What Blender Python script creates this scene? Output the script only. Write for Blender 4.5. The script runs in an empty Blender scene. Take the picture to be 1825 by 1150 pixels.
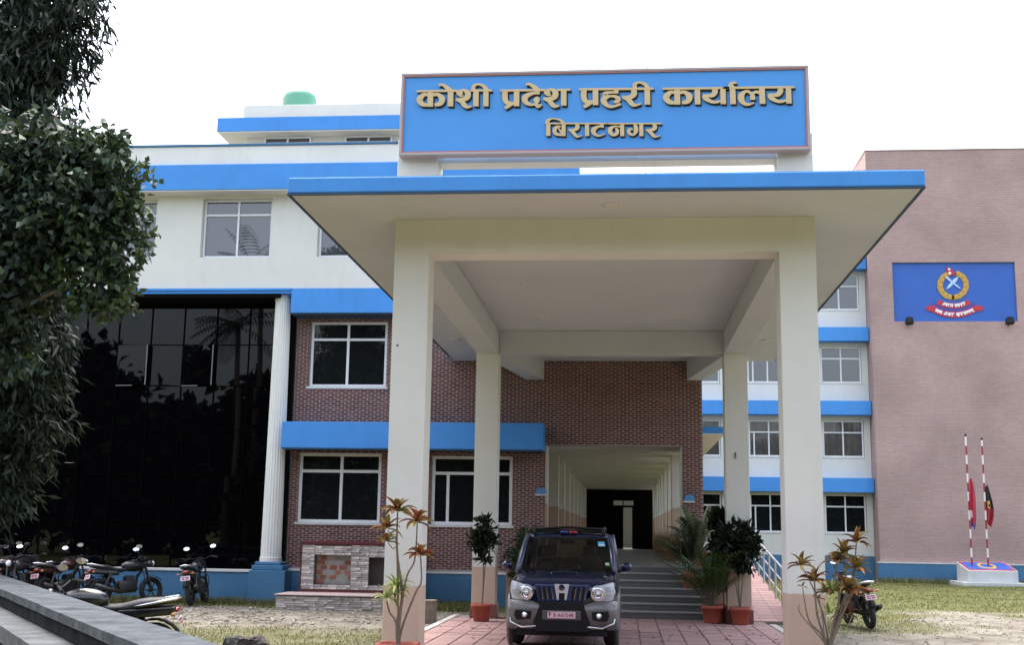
import bpy, bmesh, math, random
import numpy as np
from mathutils import Vector, Matrix

random.seed(7)
RNG = np.random.default_rng(11)
scene = bpy.context.scene
COL = scene.collection
R = math.radians

# ---------------------------------------------------------------- camera
cam_d = bpy.data.cameras.new("camera")
cam_d.sensor_fit = 'HORIZONTAL'
cam_d.sensor_width = 36.0
cam_d.lens = 2134.83 / 1825.0 * 36.0
cam_d.clip_start = 0.1
cam_d.clip_end = 3000.0
cam = bpy.data.objects.new("camera", cam_d)
COL.objects.link(cam)
_r = Vector((0.99553294, 0.09314001, 0.01546311))
_f = Vector((-0.09441023, 0.98041687, 0.17282785))
_u = _r.cross(_f)
m = Matrix((( _r.x, _u.x, -_f.x, 0.0), (_r.y, _u.y, -_f.y, 0.0), (_r.z, _u.z, -_f.z, 1.7), (0, 0, 0, 1)))
cam.matrix_world = m
scene.camera = cam

# ---------------------------------------------------------------- sky, sun, exposure
SUN_EL, SUN_AZ = R(70), R(-35)          # soft sun behind the building, veiled by thin overcast (azimuth clockwise from +Y)
world = bpy.data.worlds.new("World")
scene.world = world
world.use_nodes = True
wn, wl = world.node_tree.nodes, world.node_tree.links
wn.clear()
sky = wn.new('ShaderNodeTexSky')
sky.sky_type = 'NISHITA'
sky.sun_disc = False
sky.sun_elevation = SUN_EL
sky.sun_rotation = SUN_AZ
sky.air_density = 1.0
sky.dust_density = 6.0
sky.ozone_density = 1.0
hs = wn.new('ShaderNodeHueSaturation')
hs.inputs['Saturation'].default_value = 0.6
bg = wn.new('ShaderNodeBackground')
bg.inputs['Strength'].default_value = 0.15
wo = wn.new('ShaderNodeOutputWorld')
wl.new(sky.outputs['Color'], hs.inputs['Color'])
wl.new(hs.outputs['Color'], bg.inputs['Color'])
wl.new(bg.outputs['Background'], wo.inputs['Surface'])

sun_d = bpy.data.lights.new("sun", 'SUN')
sun_d.energy = 0.5
sun_d.angle = R(25)
sun_d.color = (1.0, 0.95, 0.88)
sun = bpy.data.objects.new("sun", sun_d)
COL.objects.link(sun)
_d = Vector((math.sin(SUN_AZ) * math.cos(SUN_EL), math.cos(SUN_AZ) * math.cos(SUN_EL), math.sin(SUN_EL)))
sun.rotation_euler = _d.to_track_quat('Z', 'Y').to_euler()
sun.location = (0, 0, 40)

scene.view_settings.view_transform = 'Standard'
scene.view_settings.look = 'None'
scene.view_settings.gamma = 1.0
scene.view_settings.exposure = 2.2
scene.view_settings.use_curve_mapping = False
scene.cycles.max_bounces = 6
scene.cycles.diffuse_bounces = 4
scene.cycles.glossy_bounces = 4
scene.cycles.transmission_bounces = 6
scene.cycles.transparent_max_bounces = 12
scene.cycles.caustics_reflective = False
scene.cycles.caustics_refractive = False
scene.cycles.use_denoising = True

# ---------------------------------------------------------------- materials
def _inp(b, name, v):
    if name in b.inputs:
        b.inputs[name].default_value = v

def mat(name, col, rough=0.6, metal=0.0, var=0.0, vscale=3.0, bump=0.0, bscale=40.0, spec=0.5, coat=0.0,
        stain=0.0, stain_scale=(1.5, 1.5, 0.25), ior=None, emit=None, per_obj=0.0):
    m = bpy.data.materials.new(name)
    m.use_nodes = True
    nt = m.node_tree
    N, L = nt.nodes, nt.links
    b = N['Principled BSDF']
    b.inputs['Base Color'].default_value = (*col, 1)
    b.inputs['Roughness'].default_value = rough
    b.inputs['Metallic'].default_value = metal
    _inp(b, 'Specular IOR Level', spec)
    _inp(b, 'Coat Weight', coat)
    _inp(b, 'Coat Roughness', 0.04)
    if ior:
        b.inputs['IOR'].default_value = ior
    if emit:
        b.inputs['Emission Color'].default_value = (*col, 1)
        b.inputs['Emission Strength'].default_value = emit
    cur = None
    tc = None
    if var > 0 or stain > 0 or bump > 0:
        tc = N.new('ShaderNodeTexCoord')
    if var > 0:
        n = N.new('ShaderNodeTexNoise')
        n.inputs['Scale'].default_value = vscale
        n.inputs['Detail'].default_value = 8
        n.inputs['Roughness'].default_value = 0.65
        L.new(tc.outputs['Object'], n.inputs['Vector'])
        r = N.new('ShaderNodeMapRange')
        r.inputs['From Min'].default_value = 0.3
        r.inputs['From Max'].default_value = 0.7
        r.inputs['To Min'].default_value = 1 - var
        r.inputs['To Max'].default_value = 1 + var
        L.new(n.outputs['Fac'], r.inputs['Value'])
        mx = N.new('ShaderNodeVectorMath')
        mx.operation = 'SCALE'
        mx.inputs[0].default_value = col
        L.new(r.outputs['Result'], mx.inputs['Scale'])
        cur = mx.outputs['Vector']
    if stain > 0:
        mp = N.new('ShaderNodeMapping')
        mp.inputs['Scale'].default_value = stain_scale
        L.new(tc.outputs['Object'], mp.inputs['Vector'])
        n = N.new('ShaderNodeTexNoise')
        n.inputs['Scale'].default_value = 2.2
        n.inputs['Detail'].default_value = 9
        n.inputs['Roughness'].default_value = 0.7
        L.new(mp.outputs['Vector'], n.inputs['Vector'])
        r = N.new('ShaderNodeMapRange')
        r.inputs['From Min'].default_value = 0.52
        r.inputs['From Max'].default_value = 0.8
        r.inputs['To Min'].default_value = 0.0
        r.inputs['To Max'].default_value = stain
        L.new(n.outputs['Fac'], r.inputs['Value'])
        mx = N.new('ShaderNodeMix')
        mx.data_type = 'RGBA'
        mx.inputs['B'].default_value = (col[0] * .42, col[1] * .40, col[2] * .36, 1)
        if cur is None:
            mx.inputs['A'].default_value = (*col, 1)
        else:
            L.new(cur, mx.inputs['A'])
        L.new(r.outputs['Result'], mx.inputs['Factor'])
        cur = mx.outputs['Result']
    if per_obj > 0:
        oi = N.new('ShaderNodeObjectInfo')
        r = N.new('ShaderNodeMapRange')
        r.inputs['To Min'].default_value = 1 - per_obj
        r.inputs['To Max'].default_value = 1 + per_obj
        L.new(oi.outputs['Random'], r.inputs['Value'])
        mx = N.new('ShaderNodeVectorMath')
        mx.operation = 'SCALE'
        if cur is None:
            mx.inputs[0].default_value = col
        else:
            L.new(cur, mx.inputs[0])
        L.new(r.outputs['Result'], mx.inputs['Scale'])
        cur = mx.outputs['Vector']
    if cur is not None:
        L.new(cur, b.inputs['Base Color'])
    if bump > 0:
        n = N.new('ShaderNodeTexNoise')
        n.inputs['Scale'].default_value = bscale
        n.inputs['Detail'].default_value = 6
        L.new(tc.outputs['Object'], n.inputs['Vector'])
        bp = N.new('ShaderNodeBump')
        bp.inputs['Strength'].default_value = bump
        bp.inputs['Distance'].default_value = 0.02
        L.new(n.outputs['Fac'], bp.inputs['Height'])
        L.new(bp.outputs['Normal'], b.inputs['Normal'])
    return m

def attr_mat(name, rough=0.6, spec=0.3, attr='tint', trans=0.0, bump=0.0):
    """colour comes from a per-face colour attribute (brick, leaf or blade colour)"""
    m = bpy.data.materials.new(name)
    m.use_nodes = True
    N, L = m.node_tree.nodes, m.node_tree.links
    b = N['Principled BSDF']
    b.inputs['Roughness'].default_value = rough
    _inp(b, 'Specular IOR Level', spec)
    a = N.new('ShaderNodeAttribute')
    a.attribute_name = attr
    L.new(a.outputs['Color'], b.inputs['Base Color'])
    if trans > 0:
        t = N.new('ShaderNodeBsdfTranslucent')
        L.new(a.outputs['Color'], t.inputs['Color'])
        mx = N.new('ShaderNodeMixShader')
        mx.inputs['Fac'].default_value = trans
        L.new(b.outputs['BSDF'], mx.inputs[1])
        L.new(t.outputs['BSDF'], mx.inputs[2])
        L.new(mx.outputs['Shader'], N['Material Output'].inputs['Surface'])
    return m

def glass_mat(name, tint=(0.02, 0.025, 0.03), see=0.0, ior=1.5, rough=0.015):
    """window glass: mirror-like coat over a dark body, or partly see-through when see > 0"""
    m = bpy.data.materials.new(name)
    m.use_nodes = True
    N, L = m.node_tree.nodes, m.node_tree.links
    b = N['Principled BSDF']
    b.inputs['Base Color'].default_value = (*tint, 1)
    b.inputs['Roughness'].default_value = rough
    b.inputs['IOR'].default_value = ior
    if see > 0:
        gl = N.new('ShaderNodeBsdfGlossy')
        gl.inputs['Roughness'].default_value = rough
        tr = N.new('ShaderNodeBsdfTransparent')
        tr.inputs['Color'].default_value = (see, see * 1.02, see, 1)
        fr = N.new('ShaderNodeFresnel')
        fr.inputs['IOR'].default_value = ior
        mx = N.new('ShaderNodeMixShader')
        L.new(fr.outputs['Fac'], mx.inputs['Fac'])
        L.new(tr.outputs['BSDF'], mx.inputs[1])
        L.new(gl.outputs['BSDF'], mx.inputs[2])
        L.new(mx.outputs['Shader'], N['Material Output'].inputs['Surface'])
    return m

M = {}
M['white'] = mat('cream_wall_paint', (.69, .695, .645), .75, var=.05, vscale=.7, stain=.12, bump=.08, bscale=60)
M['white2'] = mat('cream_parapet_paint', (.73, .735, .69), .75, var=.05, vscale=.9, stain=.15, bump=.08, bscale=60)
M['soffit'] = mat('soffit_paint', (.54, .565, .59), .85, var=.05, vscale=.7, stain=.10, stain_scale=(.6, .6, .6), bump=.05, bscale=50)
M['tan'] = mat('tan_dado_paint', (.56, .42, .32), .7, var=.06, vscale=1.2, stain=.22, bump=.08, bscale=60)
M['blue'] = mat('blue_band_paint', (.050, .265, .69), .62, var=.09, vscale=.8, stain=.22, bump=.08, bscale=60)
M['plinth'] = mat('blue_grey_plinth_paint', (.055, .17, .31), .7, var=.1, vscale=1.5, stain=.3, bump=.1, bscale=50)
M['ledge'] = mat('pale_ledge', (.62, .62, .6), .7, var=.1, stain=.3)
M['drip'] = mat('drip_edge_paint', (.03, .06, .11), .7)
M['mortar'] = mat('brick_mortar', (.335, .275, .26), .9, var=.12, vscale=2.0, bump=.2, bscale=80)
M['brick'] = attr_mat('clay_brick', .8, .25)
M['alu'] = mat('aluminium_frame', (.76, .78, .80), .45, metal=.05, var=.05)
M['alu_dark'] = mat('dark_mullion', (.003, .0032, .0035), .9, spec=.0)
M['glass'] = glass_mat('dark_window_glass', (.009, .011, .012), ior=1.45)
M['glass_up'] = glass_mat('reflective_window_glass', (.05, .055, .065), ior=1.95)
M['glass_see'] = glass_mat('clear_window_glass', see=.75, ior=1.5)
M['glass_black'] = glass_mat('black_tinted_glass', (.0015, .0015, .002), ior=1.33)
M['curtain'] = mat('curtain_cloth', (.72, .64, .67), .9, var=.25, vscale=2.0)
M['granite'] = mat('granite_step', (.15, .15, .15), .5, var=.35, vscale=60, stain=.2, stain_scale=(1, 1, 1))
M['nosing'] = mat('granite_nosing', (.34, .35, .34), .4, var=.2, vscale=40)
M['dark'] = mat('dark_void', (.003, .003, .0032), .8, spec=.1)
M['chrome'] = mat('chrome', (.75, .76, .78), .12, metal=1.0)
M['steel'] = mat('brushed_steel', (.6, .61, .62), .3, metal=.9)
M['rubber'] = mat('black_rubber', (.018, .018, .019), .75, bump=.3, bscale=120)
M['blackpl'] = mat('black_plastic', (.006, .006, .007), .5, spec=.3)
M['terra'] = mat('terracotta', (.34, .075, .045), .6, var=.12, vscale=6, stain=.3, stain_scale=(3, 3, 1))
M['soil'] = mat('potting_soil', (.10, .085, .06), .95, var=.3, vscale=20)
M['bark'] = mat('bark', (.14, .11, .085), .95, var=.35, vscale=12, bump=.6, bscale=30)
M['stem'] = mat('plant_stem', (.17, .135, .095), .85, var=.25, vscale=20)
M['leaf'] = attr_mat('leaf', .5, .3, trans=.15)
M['roofcon'] = mat('roof_concrete', (.16, .155, .145), .95, var=.3, vscale=2, stain=.4, stain_scale=(.5, .5, .5))
M['leaf_far'] = attr_mat('far_leaf', .8, .05)

# ---------------------------------------------------------------- mesh helpers
def link(name, me, parent=None, local=False, kind=None):
    o = bpy.data.objects.new(name, me)
    COL.objects.link(o)
    if parent is not None:
        o.parent = parent
        if not local:
            o.matrix_parent_inverse = Matrix.Translation(-Vector(parent['_loc'])) if '_loc' in parent else Matrix()
    if kind:
        o['kind'] = kind
    return o

def tag(o, label, cat=None, group=None, kind=None):
    o['label'] = label
    if cat: o['category'] = cat
    if group: o['group'] = group
    if kind: o['kind'] = kind
    return o

def empty(name, label, cat, loc=(0, 0, 0), rz=0.0, group=None):
    o = bpy.data.objects.new(name, None)
    o.empty_display_size = .2
    COL.objects.link(o)
    o.location = loc
    o.rotation_euler = (0, 0, rz)
    o['_loc'] = tuple(loc)
    return tag(o, label, cat, group)

def dup(o, parent=None):
    c = o.copy()
    COL.objects.link(c)
    if parent is not None:
        c.parent = parent
    for ch in list(o.children):
        dup(ch, c)
    return c

def fast_mesh(name, V, F, mats, smooth=False, tint=None, mi=None):
    """V (n,3); F (k,m) index array with m = 3 or 4; tint (k,3) colour for each face"""
    V = np.asarray(V, np.float32); F = np.asarray(F, np.int32)
    me = bpy.data.meshes.new(name)
    k, mm = F.shape
    me.vertices.add(len(V)); me.vertices.foreach_set('co', V.ravel())
    me.loops.add(k * mm); me.loops.foreach_set('vertex_index', F.ravel())
    me.polygons.add(k)
    me.polygons.foreach_set('loop_start', np.arange(0, k * mm, mm, dtype=np.int32))
    me.polygons.foreach_set('loop_total', np.full(k, mm, np.int32))
    if smooth: me.polygons.foreach_set('use_smooth', np.ones(k, bool))
    if mi is not None: me.polygons.foreach_set('material_index', np.asarray(mi, np.int32))
    for q in (mats if isinstance(mats, (list, tuple)) else [mats]): me.materials.append(q)
    if tint is not None:
        a = me.color_attributes.new('tint', 'FLOAT_COLOR', 'CORNER')
        c = np.ones((k, mm, 4), np.float32); c[:, :, :3] = np.asarray(tint, np.float32)[:, None, :]
        a.data.foreach_set('color', c.ravel())
    me.update(calc_edges=True)
    me.validate()
    return me

class MB:
    """collects shapes, builds ONE mesh object"""
    def __init__(s): s.v = []; s.f = []; s.mi = []; s.cm = 0; s.sm = []; s.cs = False
    def m(s, i): s.cm = i; return s
    def smooth(s, on=True): s.cs = on; return s
    def add(s, V, F):
        n = len(s.v); s.v += [tuple(map(float, p)) for p in V]
        for f in F: s.f.append([i + n for i in f]); s.mi.append(s.cm); s.sm.append(s.cs)
        return s
    def box(s, x0, x1, y0, y1, z0, z1):
        V = [(x0, y0, z0), (x1, y0, z0), (x1, y1, z0), (x0, y1, z0), (x0, y0, z1), (x1, y0, z1), (x1, y1, z1), (x0, y1, z1)]
        return s.add(V, [(0, 3, 2, 1), (4, 5, 6, 7), (0, 1, 5, 4), (1, 2, 6, 5), (2, 3, 7, 6), (3, 0, 4, 7)])
    def hexa(s, b, t):
        """b, t: four bottom and four top corners, counter-clockwise seen from above"""
        return s.add(list(b) + list(t), [(0, 3, 2, 1), (4, 5, 6, 7), (0, 1, 5, 4), (1, 2, 6, 5), (2, 3, 7, 6), (3, 0, 4, 7)])
    def quad(s, *p): return s.add(p, [tuple(range(len(p)))])
    def tube(s, pts, r, n=8, cap=True):
        pts = [Vector(p) for p in pts]
        if not isinstance(r, (list, tuple)): r = [r] * len(pts)
        V = []; F = []
        up = None
        for i, p in enumerate(pts):
            d = (pts[min(i + 1, len(pts) - 1)] - pts[max(i - 1, 0)])
            d = d.normalized() if d.length > 1e-9 else Vector((0, 0, 1))
            if up is None:
                up = d.orthogonal().normalized()
            else:
                up = (up - d * up.dot(d))
                up = up.normalized() if up.length > 1e-6 else d.orthogonal().normalized()
            w = d.cross(up)
            for k in range(n):
                a = 2 * math.pi * k / n
                V.append(p + (up * math.cos(a) + w * math.sin(a)) * r[i])
        for i in range(len(pts) - 1):
            for k in range(n):
                F.append((i * n + k, i * n + (k + 1) % n, (i + 1) * n + (k + 1) % n, (i + 1) * n + k))
        if cap:
            F.append(tuple(range(n - 1, -1, -1))); F.append(tuple(range((len(pts) - 1) * n, len(pts) * n)))
        return s.add(V, F)
    def lathe(s, prof, n=16, c=(0, 0, 0), axis='z', cap=True):
        """prof: (r, h) list"""
        V = []; F = []
        for r, h in prof:
            for k in range(n):
                a = 2 * math.pi * k / n
                p = (r * math.cos(a), r * math.sin(a), h)
                if axis == 'x': p = (h, p[0], p[1])
                if axis == 'y': p = (p[1], h, p[0])
                V.append((p[0] + c[0], p[1] + c[1], p[2] + c[2]))
        for i in range(len(prof) - 1):
            for k in range(n):
                F.append((i * n + k, i * n + (k + 1) % n, (i + 1) * n + (k + 1) % n, (i + 1) * n + k))
        if cap:
            F.append(tuple(range(n - 1, -1, -1))); F.append(tuple(range((len(prof) - 1) * n, len(prof) * n)))
        return s.add(V, F)
    def torus(s, c, R0, r, axis='x', n=28, k=10, squash=1.0):
        V = []; F = []
        for i in range(n):
            a = 2 * math.pi * i / n
            for j in range(k):
                b = 2 * math.pi * j / k
                rr = R0 + r * math.cos(b); h = r * squash * math.sin(b)
                if axis == 'x': p = (h, rr * math.cos(a), rr * math.sin(a))
                elif axis == 'y': p = (rr * math.cos(a), h, rr * math.sin(a))
                else: p = (rr * math.cos(a), rr * math.sin(a), h)
                V.append((p[0] + c[0], p[1] + c[1], p[2] + c[2]))
        for i in range(n):
            for j in range(k):
                F.append((i * k + j, ((i + 1) % n) * k + j, ((i + 1) % n) * k + (j + 1) % k, i * k + (j + 1) % k))
        return s.add(V, F)
    def ball(s, c, r, n=12, k=8):
        V = []; F = []
        r = r if isinstance(r, (tuple, list)) else (r, r, r)
        for j in range(k + 1):
            t = math.pi * j / k
            for i in range(n):
                a = 2 * math.pi * i / n
                V.append((c[0] + r[0] * math.sin(t) * math.cos(a), c[1] + r[1] * math.sin(t) * math.sin(a), c[2] + r[2] * math.cos(t)))
        for j in range(k):
            for i in range(n):
                F.append((j * n + i, (j + 1) * n + i, (j + 1) * n + (i + 1) % n, j * n + (i + 1) % n))
        return s.add(V, F)
    def prism(s, poly, y0, y1):
        """poly: (x, z) outline, extruded along y"""
        n = len(poly)
        V = [(x, y0, z) for x, z in poly] + [(x, y1, z) for x, z in poly]
        F = [tuple(range(n)), tuple(range(2 * n - 1, n - 1, -1))]
        F += [(i, i + n, (i + 1) % n + n, (i + 1) % n) for i in range(n)]
        return s.add(V, F)
    def prism_x(s, poly, x0, x1):
        """poly: (y, z) outline, extruded along x"""
        n = len(poly)
        V = [(x0, y, z) for y, z in poly] + [(x1, y, z) for y, z in poly]
        F = [tuple(range(n)), tuple(range(2 * n - 1, n - 1, -1))]
        F += [(i, i + n, (i + 1) % n + n, (i + 1) % n) for i in range(n)]
        return s.add(V, F)
    def mesh(s, name, mats):
        me = bpy.data.meshes.new(name)
        me.from_pydata(s.v, [], s.f)
        for q in (mats if isinstance(mats, (list, tuple)) else [mats]): me.materials.append(q)
        me.polygons.foreach_set('material_index', s.mi)
        me.polygons.foreach_set('use_smooth', s.sm)
        bm = bmesh.new(); bm.from_mesh(me)
        bmesh.ops.recalc_face_normals(bm, faces=bm.faces)
        bm.to_mesh(me); bm.free()
        me.update()
        return me
    def build(s, name, mats, parent=None, local=False, bevel=0.0, kind=None, subsurf=0):
        o = link(name, s.mesh(name, mats), parent, local, kind)
        if bevel > 0:
            b = o.modifiers.new('bevel', 'BEVEL'); b.width = bevel; b.segments = 2; b.limit_method = 'ANGLE'
        if subsurf:
            b = o.modifiers.new('sub', 'SUBSURF'); b.levels = subsurf; b.render_levels = subsurf
        return o

def wall_holes(mb, x0, x1, z0, z1, y0, y1, holes):
    """a wall in the xz plane, y0 front, y1 back, with rectangular openings (x0,x1,z0,z1)"""
    xs = sorted({x0, x1, *[h[0] for h in holes], *[h[1] for h in holes]})
    zs = sorted({z0, z1, *[h[2] for h in holes], *[h[3] for h in holes]})
    xs = [x for x in xs if x0 <= x <= x1]; zs = [z for z in zs if z0 <= z <= z1]
    inside = lambda a, c: any(h[0] < a < h[1] and h[2] < c < h[3] for h in holes)
    for y, flip in ((y0, False), (y1, True)):
        for i in range(len(xs) - 1):
            for j in range(len(zs) - 1):
                if inside((xs[i] + xs[i + 1]) / 2, (zs[j] + zs[j + 1]) / 2): continue
                q = [(xs[i], y, zs[j]), (xs[i + 1], y, zs[j]), (xs[i + 1], y, zs[j + 1]), (xs[i], y, zs[j + 1])]
                mb.quad(*(q[::-1] if flip else q))
    for h in holes:
        a, b, c, d = max(h[0], x0), min(h[1], x1), max(h[2], z0), min(h[3], z1)
        if h[2] > z0: mb.quad((a, y0, c), (b, y0, c), (b, y1, c), (a, y1, c))
        if h[3] < z1: mb.quad((a, y0, d), (a, y1, d), (b, y1, d), (b, y0, d))
        if h[0] > x0: mb.quad((a, y0, c), (a, y1, c), (a, y1, d), (a, y0, d))
        if h[1] < x1: mb.quad((b, y0, c), (b, y0, d), (b, y1, d), (b, y1, c))
    for (a, b) in (((x0, z0), (x1, z0)), ((x1, z0), (x1, z1)), ((x1, z1), (x0, z1)), ((x0, z1), (x0, z0))):
        mb.quad((a[0], y0, a[1]), (a[0], y1, a[1]), (b[0], y1, b[1]), (b[0], y0, b[1]))
    return mb

def window(parent, x0, x1, z0, z1, y, transom=None, mulls=(), pane='glass', sash=(), sill=True, fr=.05, frame='alu', panes=None, jamb=None):
    """aluminium window: frame is the part, each pane and the sill are sub-parts; y = front of the frame"""
    d = .06
    mb = MB()
    mb.box(x0, x0 + fr, y, y + d, z0, z1); mb.box(x1 - fr, x1, y, y + d, z0, z1)
    mb.box(x0 + fr, x1 - fr, y, y + d, z0, z0 + fr); mb.box(x0 + fr, x1 - fr, y, y + d, z1 - fr, z1)
    zt = transom if transom else z1 - fr
    if transom: mb.box(x0 + fr, x1 - fr, y + .002, y + d, transom, transom + fr)
    mulls = sorted(mulls)
    for mx in mulls:
        mb.box(mx - fr / 2, mx + fr / 2, y + .004, y + d, z0 + fr, zt)
        if transom: mb.box(mx - fr / 2, mx + fr / 2, y + .004, y + d, transom + fr, z1 - fr)
    for mx in sash:
        mb.box(mx - fr / 2, mx + fr / 2, y + .02, y + d, z0 + fr, zt)
    w = mb.build('window', M[frame], parent)
    xs = [x0 + fr] + [q for mx in mulls for q in (mx - fr / 2, mx + fr / 2)] + [x1 - fr]
    k = 0
    for i in range(0, len(xs), 2):
        rows = [(z0 + fr, zt)] + ([(transom + fr, z1 - fr)] if transom else [])
        for (a, b) in rows:
            pm = M[panes[k % len(panes)]] if panes else M[pane]
            k += 1
            MB().box(xs[i] + .001, xs[i + 1] - .001, y + .035, y + .042, a + .001, b - .001).build('pane', pm, w)
    if sill:
        MB().box(x0 - .06, x1 + .06, y - .10, y - .004, z0 - .06, z0 - .003).build('sill', M['ledge'], w, bevel=.006)
    return w
# ---------------------------------------------------------------- ground: one sheet to the horizon
def vnoise(x, y, seed=0):
    x = np.asarray(x, float); y = np.asarray(y, float)
    xi = np.floor(x).astype(int); yi = np.floor(y).astype(int)
    fx = x - xi; fy = y - yi
    fx = fx * fx * (3 - 2 * fx); fy = fy * fy * (3 - 2 * fy)
    def h(a, b):
        v = np.sin(a * 127.1 + b * 311.7 + seed * 74.7) * 43758.5453
        return v - np.floor(v)
    return (h(xi, yi) * (1 - fx) * (1 - fy) + h(xi + 1, yi) * fx * (1 - fy) + h(xi, yi + 1) * (1 - fx) * fy + h(xi + 1, yi + 1) * fx * fy)

def fbm(x, y, seed=0, o=4):
    s = 0; a = .5
    for i in range(o):
        s = s + a * vnoise(x * 2 ** i, y * 2 ** i, seed + i * 13); a *= .5
    return s / .94

def sstep(a, b, x):
    t = np.clip((x - a) / (b - a), 0, 1)
    return t * t * (3 - 2 * t)

def grass_cover(x, y):
    """how grassy the yard is at (x, y): 0 bare sand .. 1 turf"""
    n = fbm(x * .55, y * .55, 3) - .5
    n2 = fbm(x * 2.1, y * 2.1, 5) - .5
    left = sstep(26.2, 27.4, y + n * 1.6) * .9 + (1 - sstep(20.6, 22.2, y + n * 2.4)) * .55 + sstep(.10, .28, n) * .55
    right = sstep(28.2, 31.5, y + n * 5 - np.maximum(x - 9, 0) * .55) * .95 + sstep(.14, .30, n) * .45
    right = right + (1 - sstep(.7, 1.7, np.hypot((x - 4.6) / 1.6, (y - 25.6) / 2.2))) * .6
    g = np.where(x < -.3, left, right)
    g = np.maximum(g, 1 - sstep(13.5, 16.5, y + n * 3))        # unseen dark lawn added in front, cuts light bounced up under the portico
    return np.clip(g + n2 * .5 * (g > .05), 0, 1)

def paved(x, y):
    return ((x > -3.6) & (x < 3.0) & (y > 8) & (y < 26)) | ((x > 1.8) & (x < 3.6) & (y >= 24) & (y < 34))

gx = np.concatenate([[-900, -300, -120, -60, -32], np.arange(-22, 24.01, .3), [32, 60, 120, 300, 900]])
gy = np.concatenate([[-300, -100, -40, -15, 0, 6], np.arange(10, 54.01, .3), [60, 80, 130, 300, 900, 2000]])
GX, GY = np.meshgrid(gx, gy)
GZ = (fbm(GX * .6, GY * .6, 21) - .5) * .06 + (fbm(GX * 2.3, GY * 2.3, 22) - .5) * .025
dist = np.clip(np.maximum(np.abs(GX) - 22, 0) + np.maximum(np.abs(GY - 32) - 22, 0), 0, 6)
GZ = GZ * (1 - dist / 6) - .045
GZ[paved(GX, GY)] = -.06
nx, ny = len(gx), len(gy)
idx = np.arange(nx * ny).reshape(ny, nx)
GF = np.stack([idx[:-1, :-1], idx[:-1, 1:], idx[1:, 1:], idx[1:, :-1]], -1).reshape(-1, 4)
gm = bpy.data.materials.new('yard_ground'); gm.use_nodes = True
N, L = gm.node_tree.nodes, gm.node_tree.links
b = N['Principled BSDF']; b.inputs['Roughness'].default_value = .95; _inp(b, 'Specular IOR Level', .15)
tc = N.new('ShaderNodeTexCoord')
at_ = N.new('ShaderNodeAttribute'); at_.attribute_name = 'cover'
n1 = N.new('ShaderNodeTexNoise'); n1.inputs['Scale'].default_value = 1.1; n1.inputs['Detail'].default_value = 10; n1.inputs['Roughness'].default_value = .7
n2 = N.new('ShaderNodeTexNoise'); n2.inputs['Scale'].default_value = 14; n2.inputs['Detail'].default_value = 8; n2.inputs['Roughness'].default_value = .75
for n in (n1, n2): L.new(tc.outputs['Object'], n.inputs['Vector'])
r1 = N.new('ShaderNodeValToRGB')
for p, c in ((.30, (.075, .062, .046)), (.5, (.165, .148, .12)), (.68, (.25, .235, .20))):
    e = r1.color_ramp.elements[0] if p == .30 else (r1.color_ramp.elements[1] if p == .68 else r1.color_ramp.elements.new(p))
    e.position = p; e.color = (*c, 1)
L.new(n1.outputs['Fac'], r1.inputs['Fac'])
r2 = N.new('ShaderNodeValToRGB')
r2.color_ramp.elements[0].position = .35; r2.color_ramp.elements[0].color = (.055, .068, .022, 1)
r2.color_ramp.elements[1].position = .7; r2.color_ramp.elements[1].color = (.16, .155, .065, 1)
L.new(n2.outputs['Fac'], r2.inputs['Fac'])
mul = N.new('ShaderNodeMix'); mul.data_type = 'RGBA'; mul.blend_type = 'OVERLAY'; mul.inputs['Factor'].default_value = .45
L.new(r1.outputs['Color'], mul.inputs['A']); L.new(n2.outputs['Fac'], mul.inputs['B'])
ad = N.new('ShaderNodeMath'); ad.operation = 'ADD'
sb = N.new('ShaderNodeMapRange'); sb.inputs['From Min'].default_value = .3; sb.inputs['From Max'].default_value = .7; sb.inputs['To Min'].default_value = -.35; sb.inputs['To Max'].default_value = .35
L.new(n2.outputs['Fac'], sb.inputs['Value']); L.new(at_.outputs['Fac'], ad.inputs[0]); L.new(sb.outputs['Result'], ad.inputs[1])
ss = N.new('ShaderNodeMapRange'); ss.inputs['From Min'].default_value = .2; ss.inputs['From Max'].default_value = .75; L.new(ad.outputs['Value'], ss.inputs['Value'])
mg = N.new('ShaderNodeMix'); mg.data_type = 'RGBA'
L.new(ss.outputs['Result'], mg.inputs['Factor']); L.new(mul.outputs['Result'], mg.inputs['A']); L.new(r2.outputs['Color'], mg.inputs['B'])
L.new(mg.outputs['Result'], b.inputs['Base Color'])
bp = N.new('ShaderNodeBump'); bp.inputs['Strength'].default_value = .5; bp.inputs['Distance'].default_value = .04
L.new(n2.outputs['Fac'], bp.inputs['Height']); L.new(bp.outputs['Normal'], b.inputs['Normal'])
gme = fast_mesh('ground', np.stack([GX, GY, GZ], -1).reshape(-1, 3), GF, gm, smooth=True)
ca = gme.attributes.new('cover', 'FLOAT', 'POINT')
ca.data.foreach_set('value', grass_cover(GX, GY).ravel().astype(np.float32))
ground = link('ground', gme); ground['kind'] = 'structure'
tag(ground, 'sandy yard with patchy dry grass around the building')

def ground_z(x, y):
    return (fbm(x * .6, y * .6, 21) - .5) * .06 + (fbm(x * 2.3, y * 2.3, 22) - .5) * .025 - .045

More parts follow.
